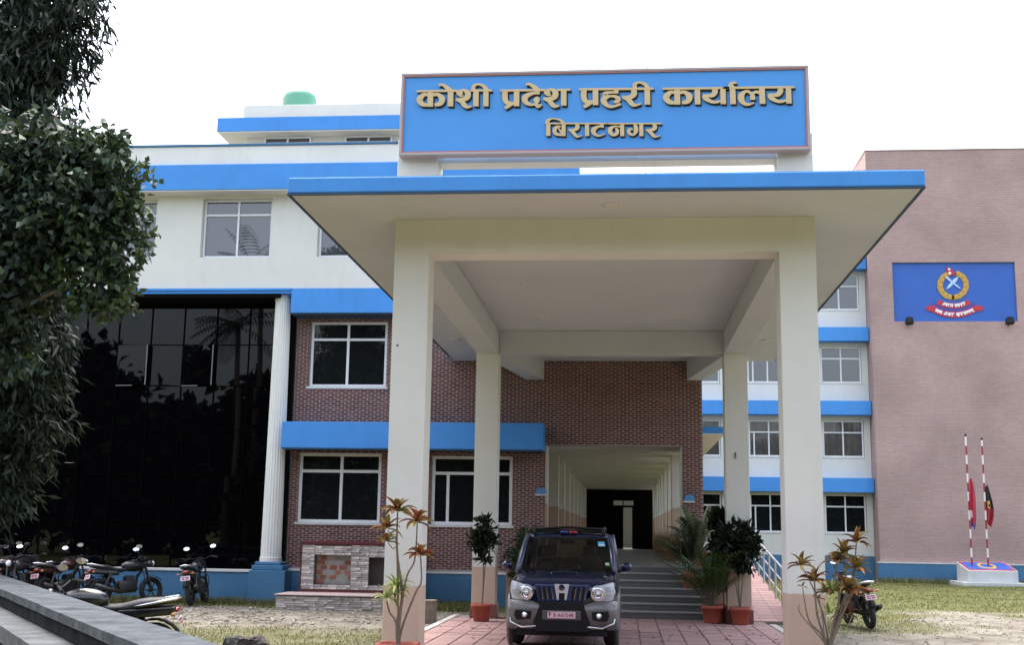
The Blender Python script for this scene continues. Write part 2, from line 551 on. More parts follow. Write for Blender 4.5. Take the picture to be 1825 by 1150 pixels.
# driveway: bedding slab with a kerb and individually laid clay pavers
DX0, DX1, DY0, DY1 = -3.42, 2.78, 9.0, 25.30
M['bed'] = mat('paver_joint', (.25, .185, .17), .95, var=.2, vscale=5)
M['paver'] = mat('red_clay_paver', (.345, .215, .205), .75, var=.16, vscale=1.3, stain=.35, stain_scale=(.8, .8, .8), bump=.2, bscale=40, per_obj=.12)
drive = MB().box(DX0, DX1, DY0, DY1, -.2, -.012).build('driveway', M['bed'])
drive['kind'] = 'structure'; tag(drive, 'red paved driveway running under the portico')
P = .345
cols = int((DX1 - DX0) / P); rows = int((DY1 - DY0) / P)
pm = MB().box(-P / 2 + .0035, P / 2 - .0035, -P / 2 + .0035, P / 2 - .0035, -.03, 0).mesh('paver', M['paver'])
spots = [(DX0 + (i + .5) * (DX1 - DX0) / cols, DY1 - (j + .5) * P) for j in range(rows) for i in range(cols)]
spots = [p for p in spots if not (p[1] < 16.2 and (p[0] < -2.55 or p[0] > 1.95)) and not (24.35 < p[1] < 25.2 and (p[0] < -2.5 or p[0] > 1.85))]
seen = sorted([p for p in spots if p[1] > 18.4], key=lambda p: p[1])
for (x, y) in seen[:300]:
    o = link('paver', pm, drive); o.location = (x, y, random.uniform(-.004, .004)); o.rotation_euler = (random.uniform(-.006, .006), random.uniform(-.006, .006), random.uniform(-.008, .008))
rest = seen[300:] + [p for p in spots if p[1] <= 18.4]
mb = MB()
for (x, y) in rest:
    z = random.uniform(-.004, .004); h = P / 2 - .0035
    mb.box(x - h, x + h, y - h, y + h, -.03, z)
mb.build('paver_field', M['paver'], drive, kind='stuff')
M['kerb'] = mat('concrete_kerb', (.42, .41, .38), .9, var=.15, vscale=4, stain=.3)
for (a, bx) in ((DX0 - .14, DX0 - .004), (DX1 + .004, DX1 + .14)):
    MB().box(a, bx, DY0, DY1 - .9 if a > 0 else DY1 - .1, -.2, .012).build('kerb', M['kerb'], drive, bevel=.01)

# side ramp of red pavers that climbs beside the entrance block
ramp = MB().hexa([(2.05, 25.3, -.2), (3.42, 25.3, -.2), (3.42, 33.2, -.2), (2.05, 33.2, -.2)],
                 [(2.05, 25.3, -.004), (3.42, 25.3, -.004), (3.42, 33.2, .90), (2.05, 33.2, .90)]).build('ramp', M['bed'])
ramp['kind'] = 'structure'; tag(ramp, 'red paved ramp climbing beside the entrance block')
sl = .904 / 7.9
for j in range(22):
    for i in range(4):
        o = link('paver', pm, ramp)
        o.location = (2.05 + .17 + i * .343, 25.3 + .18 + j * .352, (.18 + j * .352) * sl + .004); o.rotation_euler = (math.atan(sl), 0, 0)
MB().hexa([(2.05, 33.2, -.2), (3.42, 33.2, -.2), (3.42, 36, -.2), (2.05, 36, -.2)], [(2.05, 33.2, .9), (3.42, 33.2, .9), (3.42, 36, .9), (2.05, 36, .9)]).build('landing', M['bed'], ramp)

rail = empty('ramp_railing', 'steel pipe railing sloping down beside the red ramp', 'railing', (3.36, 25.4, 0))
for k in range(7):
    y = 25.75 + k * 1.15; z = (y - 25.3) * sl
    MB().tube([(3.36, y, z - .02), (3.36, y, z + .86)], .024, 8).build('post', M['steel'], rail)
for h in (.28, .57, .86):
    y0, y1 = 25.6, 32.9
    MB().tube([(3.36, y0, (y0 - 25.3) * sl + h), (3.36, y1, (y1 - 25.3) * sl + h)], .019 if h < .8 else .025, 8).build('rail', M['steel'], rail)
# ---------------------------------------------------------------- main building (front wing, entrance block, corridor)
FY = 29.0            # face of the brick ground and first floor
UY = 28.35           # face of the cream second floor
bld = empty('main_building', 'cream and brick office block with blue bands and black glass wall left of the portico', 'building', (-6, 30, 0))
XB0, XB1 = -8.25, 1.83           # brick face from fluted column to the right corner of the entrance block
OX0, OX1, OZ1 = -1.93, 1.35, 3.79  # corridor opening
WUP = (-7.85, -5.90, 5.19, 6.84)
WLO = (-8.00, -5.94, 1.86, 3.56)
WL2 = (-4.70, -2.72, 1.85, 3.52)
holes = [(OX0, OX1, -.5, OZ1), WUP, WLO, WL2]
wall_holes(MB(), XB0 + .05, XB1, -.5, 7.0, FY, FY + .3, holes).build('brick_wall', M['mortar'], bld)
# brick slips: small bricks proud of the mortar, one joined mesh
def brick_field(x0, x1, z0, z1, y, holes, pitch=(.185, .052), size=(.152, .036), proud=.009, axis='x'):
    V = []; T = []
    nr = int((z1 - z0) / pitch[1])
    for r_ in range(nr):
        z = z0 + (r_ + .5) * pitch[1]
        off = (r_ % 2) * pitch[0] * .5
        x = x0 + pitch[0] * .5 - off
        while x - size[0] / 2 < x1:
            a, c = max(x - size[0] / 2, x0 + .004), min(x + size[0] / 2, x1 - .004)
            segs = [(a, c)]
            for h in holes:
                if h[2] - .01 < z < h[3] + .01:
                    ns = []
                    for (p, q) in segs:
                        if q <= h[0] or p >= h[1]: ns.append((p, q))
                        else:
                            if p < h[0]: ns.append((p, h[0]))
                            if q > h[1]: ns.append((h[1], q))
                    segs = ns
            for (p, q) in segs:
                if q - p < .02: continue
                j = random.uniform(-.0015, .0015); d = proud + random.uniform(-.002, .002)
                V.append((p, q, z - size[1] / 2 + j, z + size[1] / 2 + j, d))
                s = random.uniform(.7, 1.25)
                T.append((.158 * s, .062 * s * random.uniform(.9, 1.1), .052 * s))
            x += pitch[0]
    V = np.array(V); n = len(V)
    P = np.zeros((n, 8, 3)); F = np.array([(0, 1, 2, 3), (4, 5, 1, 0), (7, 3, 2, 6), (4, 0, 3, 7), (1, 5, 6, 2)])
    h = .004
    for i, (u, v, dd, ins) in enumerate(((0, 2, 1, h), (1, 2, 1, -h), (1, 3, 1, -h), (0, 3, 1, h), (0, 2, 0, 0), (1, 2, 0, 0), (1, 3, 0, 0), (0, 3, 0, 0))):
        P[:, i, 0] = V[:, u] + ins; P[:, i, 2] = V[:, v] + (0 if not dd else (h * .6 if v == 2 else -h * .6))
        P[:, i, 1] = y - (V[:, 4] if dd else 0)
    FF = (F[None] + (np.arange(n) * 8)[:, None, None]).reshape(-1, 4)
    return P.reshape(-1, 3), FF, np.repeat(np.array(T), 5, 0)
V, F, T = brick_field(XB0 + .05, XB1, .80, 7.0, FY, [(OX0, OX1, -1, OZ1), WUP, WLO, WL2])
link('brick_cladding', fast_mesh('brick_cladding', V, F, M['brick'], tint=T), bld, kind='stuff')
# right return of the entrance block
MB().box(XB1 - .3, XB1, FY + .301, FY + 2.0, -.3, 7.0).box(XB1 - .3, XB1, FY + 2.001, 52, 3.8, 7.0).build('side_wall', M['mortar'], bld)
# plinth band under the brick
MB().box(XB0 + .1, OX0 - .002, FY - .14, FY - .003, -.4, .70).build('plinth', M['plinth'], bld)
MB().box(XB0 + .1, OX0 - .002, FY - .16, FY - .003, .702, .755).build('plinth_ledge', M['ledge'], bld, bevel=.006)
# lower blue sunshade, upper blue band
sh = MB().box(-8.27, -1.94, 28.3, FY - .012, 3.63, 4.26).build('sunshade', M['blue'], bld, bevel=.012)
MB().box(-8.26, -1.95, 28.31, FY - .012, 3.60, 3.628).build('drip_edge', M['drip'], sh)
bb = MB().box(-8.20, -3.60, UY - .04, FY - .012, 6.94, 7.555).build('blue_band', M['blue'], bld, bevel=.01)
MB().box(-8.19, -3.61, UY - .03, FY - .012, 6.915, 6.938).build('drip_edge', M['drip'], bb)
b2 = MB().box(-18.5, -8.202, UY - .02, FY + .1, 7.43, 7.50).build('blue_moulding', M['blue'], bld)
MB().box(-18.5, -8.202, UY - .06, FY + .1, 7.502, 7.555).build('moulding_cap', M['blue'], b2)
# side sunshade on the right return of the entrance block
ss_ = MB().box(XB1 + .002, 2.36, FY + .1, 50, 4.12, 4.28).build('side_sunshade', M['blue'], bld)
MB().box(XB1 + .002, 2.35, FY + .11, 50, 4.08, 4.118).build('side_soffit', M['white'], ss_)
# second floor
UW = [(-12.55 - .85, -11.78, 8.36, 9.88), (-10.60, -8.80, 8.36, 9.88), (-7.62, -5.75, 8.36, 9.88), (-16.4, -14.6, 8.36, 9.88)]
uw = wall_holes(MB(), -18.5, -1.4, 7.557, 10.02, UY, UY + .3, UW).build('upper_wall', M['white'], bld)
for (a, c, z0, z1) in UW:
    window(bld, a + .02, c - .02, z0 + .01, z1 - .01, UY + .13, transom=9.45, mulls=[(a + c) / 2], pane='glass_up')
fa = MB().box(-18.8, -1.12, 27.9, 33.0, 9.98, 10.64).build('roof_fascia', M['blue'], bld, bevel=.015)
MB().box(-18.78, -1.14, 27.92, 33.0, 9.955, 9.978).build('soffit', M['white'], fa)
pa = MB().box(-18.7, -1.25, 27.99, 28.15, 10.645, 11.13).box(-1.40, -1.25, 28.152, 33.0, 10.645, 11.13).build('parapet', M['white2'], bld, bevel=.012)
MB().box(-18.72, -1.23, 27.96, 28.18, 11.132, 11.19).build('coping', M['plinth'], pa, bevel=.008)
# rooftop storey set back
MB().box(-10.6, -4.4, 31.5, 38, 10.66, 12.548).build('rooftop_wall', M['white'], bld)
for (a, c) in ((-10.1, -8.75), (-7.8, -6.45)):
    window(bld, a, c, 11.3, 12.54, 31.43, pane='glass_up', sill=False, mulls=[(a + c) / 2])
MB().box(-18.77, -1.42, 28.16, 32.98, 10.644, 10.652).build('roof_topping', M['roofcon'], fa)
rs = MB().box(-11.33, -3.9, 31.0, 39, 12.58, 12.98).build('rooftop_slab', M['blue'], bld, bevel=.012)
MB().box(-11.31, -3.92, 31.02, 39, 12.55, 12.578).build('rooftop_soffit', M['white'], rs)
MB().box(-11.30, -3.93, 31.03, 38.97, 12.982, 12.986).build('roof_topping', M['roofcon'], rs)
MB().box(-10.68, -4.2, 31.25, 38.5, 12.987, 13.42).build('rooftop_parapet', M['white2'], bld, bevel=.012)

# brick face windows
window(bld, WUP[0] + .01, WUP[1] - .01, WUP[2] + .01, WUP[3] - .01, FY + .06, transom=6.36, mulls=[-6.90], fr=.06)
window(bld, WLO[0] + .01, WLO[1] - .01, WLO[2] + .01, WLO[3] - .01, FY + .06, transom=3.08, mulls=[-6.94], fr=.07)
window(bld, WL2[0] + .01, WL2[1] - .01, WL2[2] + .01, WL2[3] - .01, FY + .06, transom=3.06, mulls=[-3.62], sash=[-4.30], fr=.07)

# black curtain wall of big panes
cw = MB()
CX = [-8.60] + [-9.46 - .855 * k for k in range(11)]
CZ = [.75, 1.85, 2.97, 4.10, 5.21, 6.26, 7.27]
GYf = 29.12
for x in CX: cw.box(x - .014, x + .014, GYf - .012, GYf + .09, CZ[0], CZ[-1])
for z in CZ: cw.box(CX[-1], CX[0], GYf - .008, GYf + .085, z - .012, z + .012)
cwo = cw.build('curtain_wall', M['alu_dark'], bld)
M['sash'] = mat('grey_sash', (.22, .23, .25), .5)
OPEN = {(4, 4), (4, 2)}
for j in range(len(CZ) - 1):
    for i in range(len(CX) - 1):
        x1, x0 = CX[i] - .015, CX[i + 1] + .015; z0, z1 = CZ[j] + .013, CZ[j + 1] - .013
        w = x1 - x0; h = z1 - z0
        if (j, i) in OPEN:      # casement swung out from its left edge
            p = MB().box(0, w, -.006, .006, 0, h).build('pane', M['glass_black'], cwo, local=True)
            q = MB().box(w - .004, w + .012, -.012, .012, 0, h).box(0, w * .55, -.012, .012, -.016, -.001).build('sash_frame', M['sash'], cwo, local=True)
            for o in (p, q): o.location = (x0, GYf - .02, z0); o.rotation_euler = (0, 0, R(-9))
        else:                   # panes never sit perfectly flush: a hair of tilt breaks up the mirror image
            p = MB().box(-w / 2, w / 2, -.004, .004, -h / 2, h / 2).build('pane', M['glass_black'], cwo, local=True)
            p.location = ((x0 + x1) / 2, GYf + .02, (z0 + z1) / 2)
            p.rotation_euler = (random.uniform(-.0022, .0022), 0, random.uniform(-.0022, .0022))
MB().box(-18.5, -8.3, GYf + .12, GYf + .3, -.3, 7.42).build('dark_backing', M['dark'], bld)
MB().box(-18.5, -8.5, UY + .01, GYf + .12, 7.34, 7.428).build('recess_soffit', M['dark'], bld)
MB().box(-18.5, -8.92, 28.62, GYf + .1, -.4, .66).build('glass_plinth', M['plinth'], bld)
MB().box(-18.5, -8.92, 28.59, GYf - .02, .662, .715).build('glass_plinth_ledge', M['ledge'], bld, bevel=.006)

# fluted column on its blue pedestal
mb = MB(); n = 96; prof = []
for (z, r_) in ((.92, .262), (1.02, .262), (1.03, .246), (7.28, .19), (7.29, .205), (7.428, .205)):
    ring = []
    for k in range(n):
        a = 2 * math.pi * k / n
        fl = (.022 * abs(math.sin(a * 10)) ** .7 - .02) if 1.02 < z < 7.285 else 0
        ring.append(((r_ + fl) * math.cos(a) - 8.50, (r_ + fl) * math.sin(a) + 28.68, z))
    prof.append(ring)
V = [p for ring in prof for p in ring]
F = [(i * n + k, i * n + (k + 1) % n, (i + 1) * n + (k + 1) % n, (i + 1) * n + k) for i in range(len(prof) - 1) for k in range(n)]
mb.add(V, F).build('fluted_column', M['white2'], bld)
pd = MB().box(-8.90, -8.02, 28.28, 29.0, -.4, .72).build('pedestal', M['plinth'], bld, bevel=.01)
MB().box(-8.86, -8.10, 28.34, 28.98, .722, .84).box(-8.80, -8.18, 28.40, 28.95, .842, .918).build('pedestal_cap', M['plinth'], pd, bevel=.02)

# corridor behind the opening
CY1 = 58.0
MB().box(OX0, OX1, 27.1, CY1, .80, 1.015).build('corridor_floor', M['granite'], bld)
MB().box(OX0 - .3, OX1 + .3, FY + .302, CY1, OZ1 + .0, OZ1 + .25).build('corridor_ceiling', M['white'], bld)
M['lintel'] = mat('corridor_beam_paint', (.66, .66, .60), .8)
for k in range(9):
    y = FY + .05 + k * 3.3
    dz = .0 if k else .0
    for sx, xw in ((-1, OX0), (1, OX1)):
        a, c = (xw - .30, xw + .13) if sx < 0 else (xw - .13, xw + .30)
        if k == 0: a, c = (xw - .003, xw + .05) if sx < 0 else (xw - .05, xw + .003)
        pl = MB().box(a, c, y, y + .48, 2.40, OZ1 - .004).build('pilaster', M['white'], bld)
        MB().box(a - .002, c + .002, y - .002, y + .482, 1.016, 2.398).build('dado', M['tan'], pl)
for (xa, xb) in ((OX0 - .62, OX0 - .35),):
    MB().box(xa, xb, FY + .31, CY1, 1.0, OZ1).build('corridor_wall', M['white'], bld)
    MB().box(xb + .002, xb + .02, FY + .31, CY1, 1.0, 2.39).build('corridor_dado', M['tan'], bld)
MB().box(OX1 + .05, OX1 + .25, FY + 2.6, CY1, 1.016, 1.85).build('corridor_parapet', M['tan'], bld)
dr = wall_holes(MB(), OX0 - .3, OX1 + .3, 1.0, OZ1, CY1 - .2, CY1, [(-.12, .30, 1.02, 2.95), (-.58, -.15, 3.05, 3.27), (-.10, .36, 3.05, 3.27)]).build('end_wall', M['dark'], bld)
M['lit_room'] = mat('bright_room_beyond', (.06, .055, .04), .8)
# daylight room beyond the end door: open to the sky behind
MB().box(-2.5, 2.5, 63.5, 63.7, 0.8, 5).build('far_wall', M['lit_room'], bld)
MB().box(-2.5, 2.5, 58.0, 63.5, .8, 1.01).build('far_floor', M['lit_room'], bld)

# granite entrance steps
SX0, SX1 = OX0 - .35, 1.82
st = None
for k in range(7):
    y0 = 25.32 + k * .30; z1 = .145 * (k + 1)
    s = MB().box(SX0, SX1, y0, 27.6 if k == 6 else y0 + .34, z1 - .19 if k else -.1, z1 - .03).build('step', M['granite'], bld)
    MB().box(SX0 - .01, SX1 + .01, y0 - .03, y0 + .33 if k < 6 else 27.6, z1 - .028, z1).build('nosing', M['nosing'], s, bevel=.006)
MB().box(SX0, SX1, 27.6, FY + .0, .6, 1.010).build('landing', M['granite'], bld)
MB().box(SX1 + .004, SX1 + .20, 25.3, FY - .004, -.1, 1.02).build('stair_cheek', M['tan'], bld)
MB().box(SX0 - .20, SX0 - .004, 25.3, FY - .15, -.1, 1.02).build('stair_cheek', M['tan'], bld)

# small blue direction plates beside the corridor mouth
M['plate_blue'] = mat('enamel_blue', (.10, .28, .55), .4, var=.2, vscale=20)
for lab, x, z in (('small blue bracket plate on the brick left of the corridor mouth', -2.03, 2.68), ('small blue bracket plate on the brick right of the corridor mouth', 1.50, 2.56)):
    w = empty('direction_plate', lab, 'sign', (x, FY - .02, z))
    MB().prism([(x - .12, z - .06), (x + .10, z - .06), (x + .14, z), (x + .08, z + .09), (x - .10, z + .07)], FY - .06, FY - .02).build('plate', M['plate_blue'], w)
    MB().box(x - .14, x + .13, FY - .065, FY - .02, z - .10, z - .062).build('white_edge', M['ledge'], w)

# green rooftop water tank
wt = empty('water_tank', 'green plastic water tank on the rooftop storey', 'tank', (-9.88, 34, 13.42))
M['tank'] = mat('green_tank_plastic', (.085, .27, .19), .5, var=.05)
mb = MB().smooth()
mb.lathe([(.5, 13.42), (.52, 13.6), (.5, 13.75), (.53, 13.9), (.51, 14.1), (.54, 14.3), (.52, 14.4), (.52, 14.58), (.48, 14.72), (.38, 14.80), (.0, 14.82)], 24, (-9.88, 34, 0))
mb.build('body', M['tank'], wt)
MB().smooth().lathe([(.15, 14.78), (.16, 14.82), (.14, 14.86), (.0, 14.87)], 16, (-10.05, 33.9, 0)).build('lid', M['tank'], wt)

# ---------------------------------------------------------------- portico
por = empty('portico', 'tall flat-roofed entrance portico with four square cream columns and blue roof edge', 'portico', (-.3, 20, 0))
PXL, PXR, PW, PYF, PYB = -3.10, 2.473, .47, 15.53, 24.58
ZB, ZS, ZT = 5.385, 5.856, 6.075
for (x, y) in ((PXL, PYF), (PXR - PW, PYF), (PXL, PYB), (PXR - PW, PYB)):
    c = MB().box(x, x + PW, y, y + PW, 1.0, ZS - .006 if y < 20 else ZB).build('column', M['white'], por, bevel=.006 if y > 20 else 0)
    MB().box(x - .003, x + PW + .003, y - .003, y + PW + .003, -.2, .998).build('dado', M['tan'], c, bevel=.012)
    if y > 20: MB().box(x - .03, x + PW + .03, y - .03, y + PW + .03, -.2, .26).build('skirting', mat('red_granite', (.20, .085, .07), .35, var=.3, vscale=40) if 'skirt' not in M else M['skirt'], c)
# beams
for n_, bx in (('front_beam', (PXL + PW, PXR - PW, PYF, PYF + PW)), ('back_beam', (PXL + PW + .002, PXR - PW - .002, PYB, PYB + PW))):
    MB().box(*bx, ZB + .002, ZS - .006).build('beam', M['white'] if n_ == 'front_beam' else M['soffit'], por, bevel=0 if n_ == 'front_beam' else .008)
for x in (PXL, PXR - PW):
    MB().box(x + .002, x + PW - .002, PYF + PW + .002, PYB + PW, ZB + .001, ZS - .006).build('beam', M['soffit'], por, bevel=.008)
# splayed beams from the rear columns to the entrance block
for (xa, xb, wa, wb) in ((PXL + .08, PXL + PW, -2.40, -1.98), (PXR - PW, PXR - .08, 1.47, 1.84)):
    ya, yb = PYB + PW + .003, 28.985
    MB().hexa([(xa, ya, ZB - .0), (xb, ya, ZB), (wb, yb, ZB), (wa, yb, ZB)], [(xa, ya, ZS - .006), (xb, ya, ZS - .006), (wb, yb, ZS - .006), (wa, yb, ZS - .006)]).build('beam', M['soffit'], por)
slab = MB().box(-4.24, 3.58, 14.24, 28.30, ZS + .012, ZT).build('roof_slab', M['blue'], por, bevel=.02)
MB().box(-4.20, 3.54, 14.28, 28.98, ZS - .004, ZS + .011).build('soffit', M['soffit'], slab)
MB().box(-4.24, -4.202, 14.24, 28.3, ZS - .012, ZS + .010).box(3.542, 3.58, 14.24, 28.3, ZS - .012, ZS + .010).box(-4.201, 3.541, 14.24, 14.279, ZS - .012, ZS + .010).build('drip_edge', M['drip'], slab)
MB().box(-4.24, 3.58, 28.302, 28.985, ZS + .012, ZT - .01).build('rear_slab', M['blue'], slab)
MB().box(-4.21, 3.55, 14.27, 28.28, ZT + .002, ZT + .008).build('roof_topping', M['roofcon'], slab)
M['lamp'] = mat('lamp_diffuser', (.55, .56, .53), .35)
for (x, y) in ((-.18, 14.87), (-1.62, 23.07), (1.00, 23.03), (-3.70, 25.62), (3.00, 25.83)):
    l = MB().smooth().lathe([(.0, ZS - .03), (.07, ZS - .029), (.105, ZS - .02), (.115, ZS - .006)], 24, (x, y, 0)).build('ceiling_light', M['lamp'], por)
    MB().lathe([(.118, ZS - .016), (.132, ZS - .016), (.132, ZS - .005), (.118, ZS - .005)], 24, (x, y, 0), cap=False).build('trim_ring', M['alu'], l)
for (x, y) in ((-1.75, 19.75), (-.26, 20.2)):
    MB().tube([(x, y, ZS + .0), (x, y, ZS - .035)], .008, 8).lathe([(.03, ZS - .005), (.024, ZS - .015)], 12, (x, y, 0)).build('fan_hook', M['steel'], por)
MB().box(2.20, 2.215, PYB - .03, PYB - .001, 3.24, 3.36).build('cable_clip', mat('rust', (.12, .06, .035), .9), por)
MB().lathe([(.014, 0), (.01, -.012), (0, -.013)], 8, (-3.02, PYF - .001, 4.13), 'y').build('screw_head', M['blackpl'], por)
# stub posts that carry the name board
for x in (PXL, PXR - PW):
    MB().box(x, x + .55 if x < 0 else x + PW, PYF, PYF + PW, ZT + .009, 7.0).build('stub_post', M['white2'], por, bevel=.012)
MB().box(PXL + .552, PXR - PW - .002, PYF + .05, PYF + .35, 6.66, 6.80).build('sign_beam', M['white'], por)

# thin ladder mast on the portico roof behind the name board
mst = empty('roof_mast', 'thin metal ladder mast rising behind the name board on the portico roof', 'mast', (.36, 17.0, ZT))
for dx in (-.065, .065): MB().tube([(.36 + dx, 17.0, ZT + .01), (.36 + dx, 17.0, 7.75)], .008, 6).build('rail', M['steel'], mst)
for k in range(7): MB().tube([(.295, 17.0, ZT + .15 + k * .24), (.425, 17.0, ZT + .15 + k * .24)], .006, 6).build('rung', M['steel'], mst)
MB().tube([(.34, 17.0, 7.6), (.33, 17.0, 8.6)], .007, 6).build('rod', M['blackpl'], mst)
# ---------------------------------------------------------------- rear wing (cream, blue sunshades) and brick tower
rear = empty('rear_wing', 'cream rear wing with rows of windows under blue sunshades behind the portico', 'building', (6, 54, 0))
RY = 52.0
RWX = [(8.33, 10.06), (5.22, 6.96), (2.35, 4.06)]
RWZ = [(1.87, 3.50, 'g'), (5.05, 6.62, 'c'), (8.22, 9.80, 'u'), (11.40, 12.98, 'u')]
rh = [(a, b, z0, z1) for (a, b) in RWX for (z0, z1, _) in RWZ]
wall_holes(MB(), 2.0, 10.32, -.4, 16.4, RY, RY + .3, rh).build('wall', M['white'], rear)
MB().box(2.0, 10.30, RY - .05, RY - .003, -.4, .95).build('plinth', M['plinth'], rear)
for k, z in enumerate((3.56, 6.80, 9.96, 13.1)):
    MB().box(2.0, 10.30, RY - .55, RY - .003, z, z + .60).build('sunshade', M['blue'], rear, bevel=.01)
for (a, b) in RWX:
    for (z0, z1, kind) in RWZ:
        m_ = (a + b) / 2
        w = window(rear, a + .02, b - .02, z0 + .01, z1 - .01, RY + .08, transom=z1 - .55, mulls=[m_], sash=() if a > 8 else [a + .25], pane={'g': 'glass', 'c': 'glass', 'u': 'glass_up'}[kind], fr=.06, panes=['glass_see'] if kind == 'c' else None)
        if kind == 'c':          # drawn curtains behind clear glass
            mb = MB(); n = 60
            for i in range(n):
                x0, x1 = a + (b - a) * i / n, a + (b - a) * (i + 1) / n
                f = lambda x: RY + .175 + .025 * math.sin(x * 34) + .02 * math.sin(x * 13.7)
                mb.quad((x0, f(x0), z0), (x1, f(x1), z0), (x1, f(x1), z1), (x0, f(x0), z1))
            mb.smooth().build('curtain', M['curtain'], w)
MB().box(2.0, 10.30, RY + .301, RY + 8, -.3, 16.4).build('rear_mass', M['white'], rear)
rt = empty('roof_cistern', 'small pale drum and orange cap on the rear wing roof beside the tower', 'tank', (9.75, 53, 16.4))
MB().smooth().lathe([(.22, 16.4), (.24, 17.3), (.22, 17.75), (.12, 17.95), (0, 17.97)], 14, (9.62, 53, 0)).build('drum', M['alu'], rt)
MB().box(9.86, 10.2, 52.6, 53.0, 16.4, 17.85).build('orange_cap', mat('orange_plaster', (.75, .36, .18), .8), rt)

tower = empty('brick_tower', 'windowless pinkish brick tower carrying the blue emblem panel', 'building', (14, 53, 0))
TX0, TX1, TY = 10.33, 24.0, 51.0
bm_ = bpy.data.materials.new('tower_brick'); bm_.use_nodes = True
N, L = bm_.node_tree.nodes, bm_.node_tree.links
b = N['Principled BSDF']; b.inputs['Roughness'].default_value = .85; _inp(b, 'Specular IOR Level', .2)
tc = N.new('ShaderNodeTexCoord'); sx = N.new('ShaderNodeSeparateXYZ'); L.new(tc.outputs['Object'], sx.inputs['Vector'])
sm_ = N.new('ShaderNodeMath'); sm_.operation = 'ADD'; L.new(sx.outputs['X'], sm_.inputs[0]); L.new(sx.outputs['Y'], sm_.inputs[1])
cx = N.new('ShaderNodeCombineXYZ'); L.new(sm_.outputs['Value'], cx.inputs['X']); L.new(sx.outputs['Z'], cx.inputs['Y'])
bt = N.new('ShaderNodeTexBrick'); bt.offset = .5
bt.inputs['Scale'].default_value = 1.0; bt.inputs['Brick Width'].default_value = .24; bt.inputs['Row Height'].default_value = .075
bt.inputs['Mortar Size'].default_value = .012; bt.inputs['Mortar Smooth'].default_value = .2; bt.inputs['Bias'].default_value = -.1
bt.inputs['Color1'].default_value = (.365, .24, .22, 1); bt.inputs['Color2'].default_value = (.415, .285, .262, 1); bt.inputs['Mortar'].default_value = (.44, .355, .34, 1)
L.new(cx.outputs['Vector'], bt.inputs['Vector'])
nz = N.new('ShaderNodeTexNoise'); nz.inputs['Scale'].default_value = .45; nz.inputs['Detail'].default_value = 7
L.new(tc.outputs['Object'], nz.inputs['Vector'])
rr = N.new('ShaderNodeMapRange'); rr.inputs['From Min'].default_value = .3; rr.inputs['From Max'].default_value = .7; rr.inputs['To Min'].default_value = .86; rr.inputs['To Max'].default_value = 1.12
L.new(nz.outputs['Fac'], rr.inputs['Value'])
vm = N.new('ShaderNodeVectorMath'); vm.operation = 'SCALE'; L.new(bt.outputs['Color'], vm.inputs[0]); L.new(rr.outputs['Result'], vm.inputs['Scale'])
L.new(vm.outputs['Vector'], b.inputs['Base Color'])
bp = N.new('ShaderNodeBump'); bp.inputs['Strength'].default_value = .4; bp.inputs['Distance'].default_value = .01; L.new(bt.outputs['Fac'], bp.inputs['Height']); bp.invert = True
L.new(bp.outputs['Normal'], b.inputs['Normal'])
M['tbrick'] = bm_
EX0, EX1, EZ0, EZ1 = 11.28, 16.32, 10.72, 13.27
wall_holes(MB(), TX0, TX1, -.4, 18.22, TY, TY + .25, [(EX0, EX1, EZ0, EZ1)]).build('wall', bm_, tower)
MB().box(TX0, TX1, TY + .251, TY + 9, -.4, 18.22).build('tower_mass', bm_, tower)
MB().box(TX0 - .03, TX1 + .03, TY - .03, TY + 9, 18.222, 18.26).build('coping', M['tbrick'], tower)
MB().box(TX0 - .12, TX1, TY - .16, TY - .003, -.4, .70).build('plinth', M['plinth'], tower)
MB().box(TX0 - .14, TX1, TY - .18, TY - .003, .702, .76).build('plinth_ledge', M['ledge'], tower)

# emblem panel
def ex(px, py): return (-24.6331662 + .0229296 * px - .0011312 * py, 24.6565346 - .0000791 * px - .0241002 * py)
M['panel_blue'] = mat('emblem_panel_blue', (.026, .115, .46), .5, var=.06, vscale=1)
M['gold'] = mat('wreath_gold', (.58, .36, .06), .55)
M['gold2'] = mat('wreath_gold_dark', (.46, .27, .05), .55)
M['crimson'] = mat('ribbon_crimson', (.50, .03, .055), .55)
M['navy'] = mat('ribbon_navy', (.08, .06, .30), .55)
M['emwhite'] = mat('emblem_white', (.82, .78, .80), .55)
M['pale'] = mat('blade_pale_blue', (.45, .62, .85), .5)
emb = empty('emblem_panel', 'blue wall panel with gold wreath emblem and crimson ribbons', 'sign', (13.8, 51.1, 10.7))
EY = TY + .10
MB().box(EX0 + .003, EX1 - .003, EY, EY + .14, EZ0 + .003, EZ1 - .003).build('panel', M['panel_blue'], emb)
def ez(zx, zy): return ex(1640 + zx / 10, 465 + zy / 10)     # emblem drawing grid
def blade(mb, p0, p1, wid, y0, y1, fat=.5):
    (x0, z0), (x1, z1) = p0, p1
    dx, dz = x1 - x0, z1 - z0; l = math.hypot(dx, dz); nx_, nz_ = -dz / l, dx / l
    pts = []
    for t, w in ((0, .0), (.2, .7), (fat, 1), (.8, .7), (1, 0)): pts.append((x0 + dx * t + nx_ * wid * w, z0 + dz * t + nz_ * wid * w))
    for t, w in ((.8, .7), (fat, 1), (.2, .7)): pts.append((x0 + dx * t - nx_ * wid * w, z0 + dz * t - nz_ * wid * w))
    return mb.prism(pts, y0, y1)
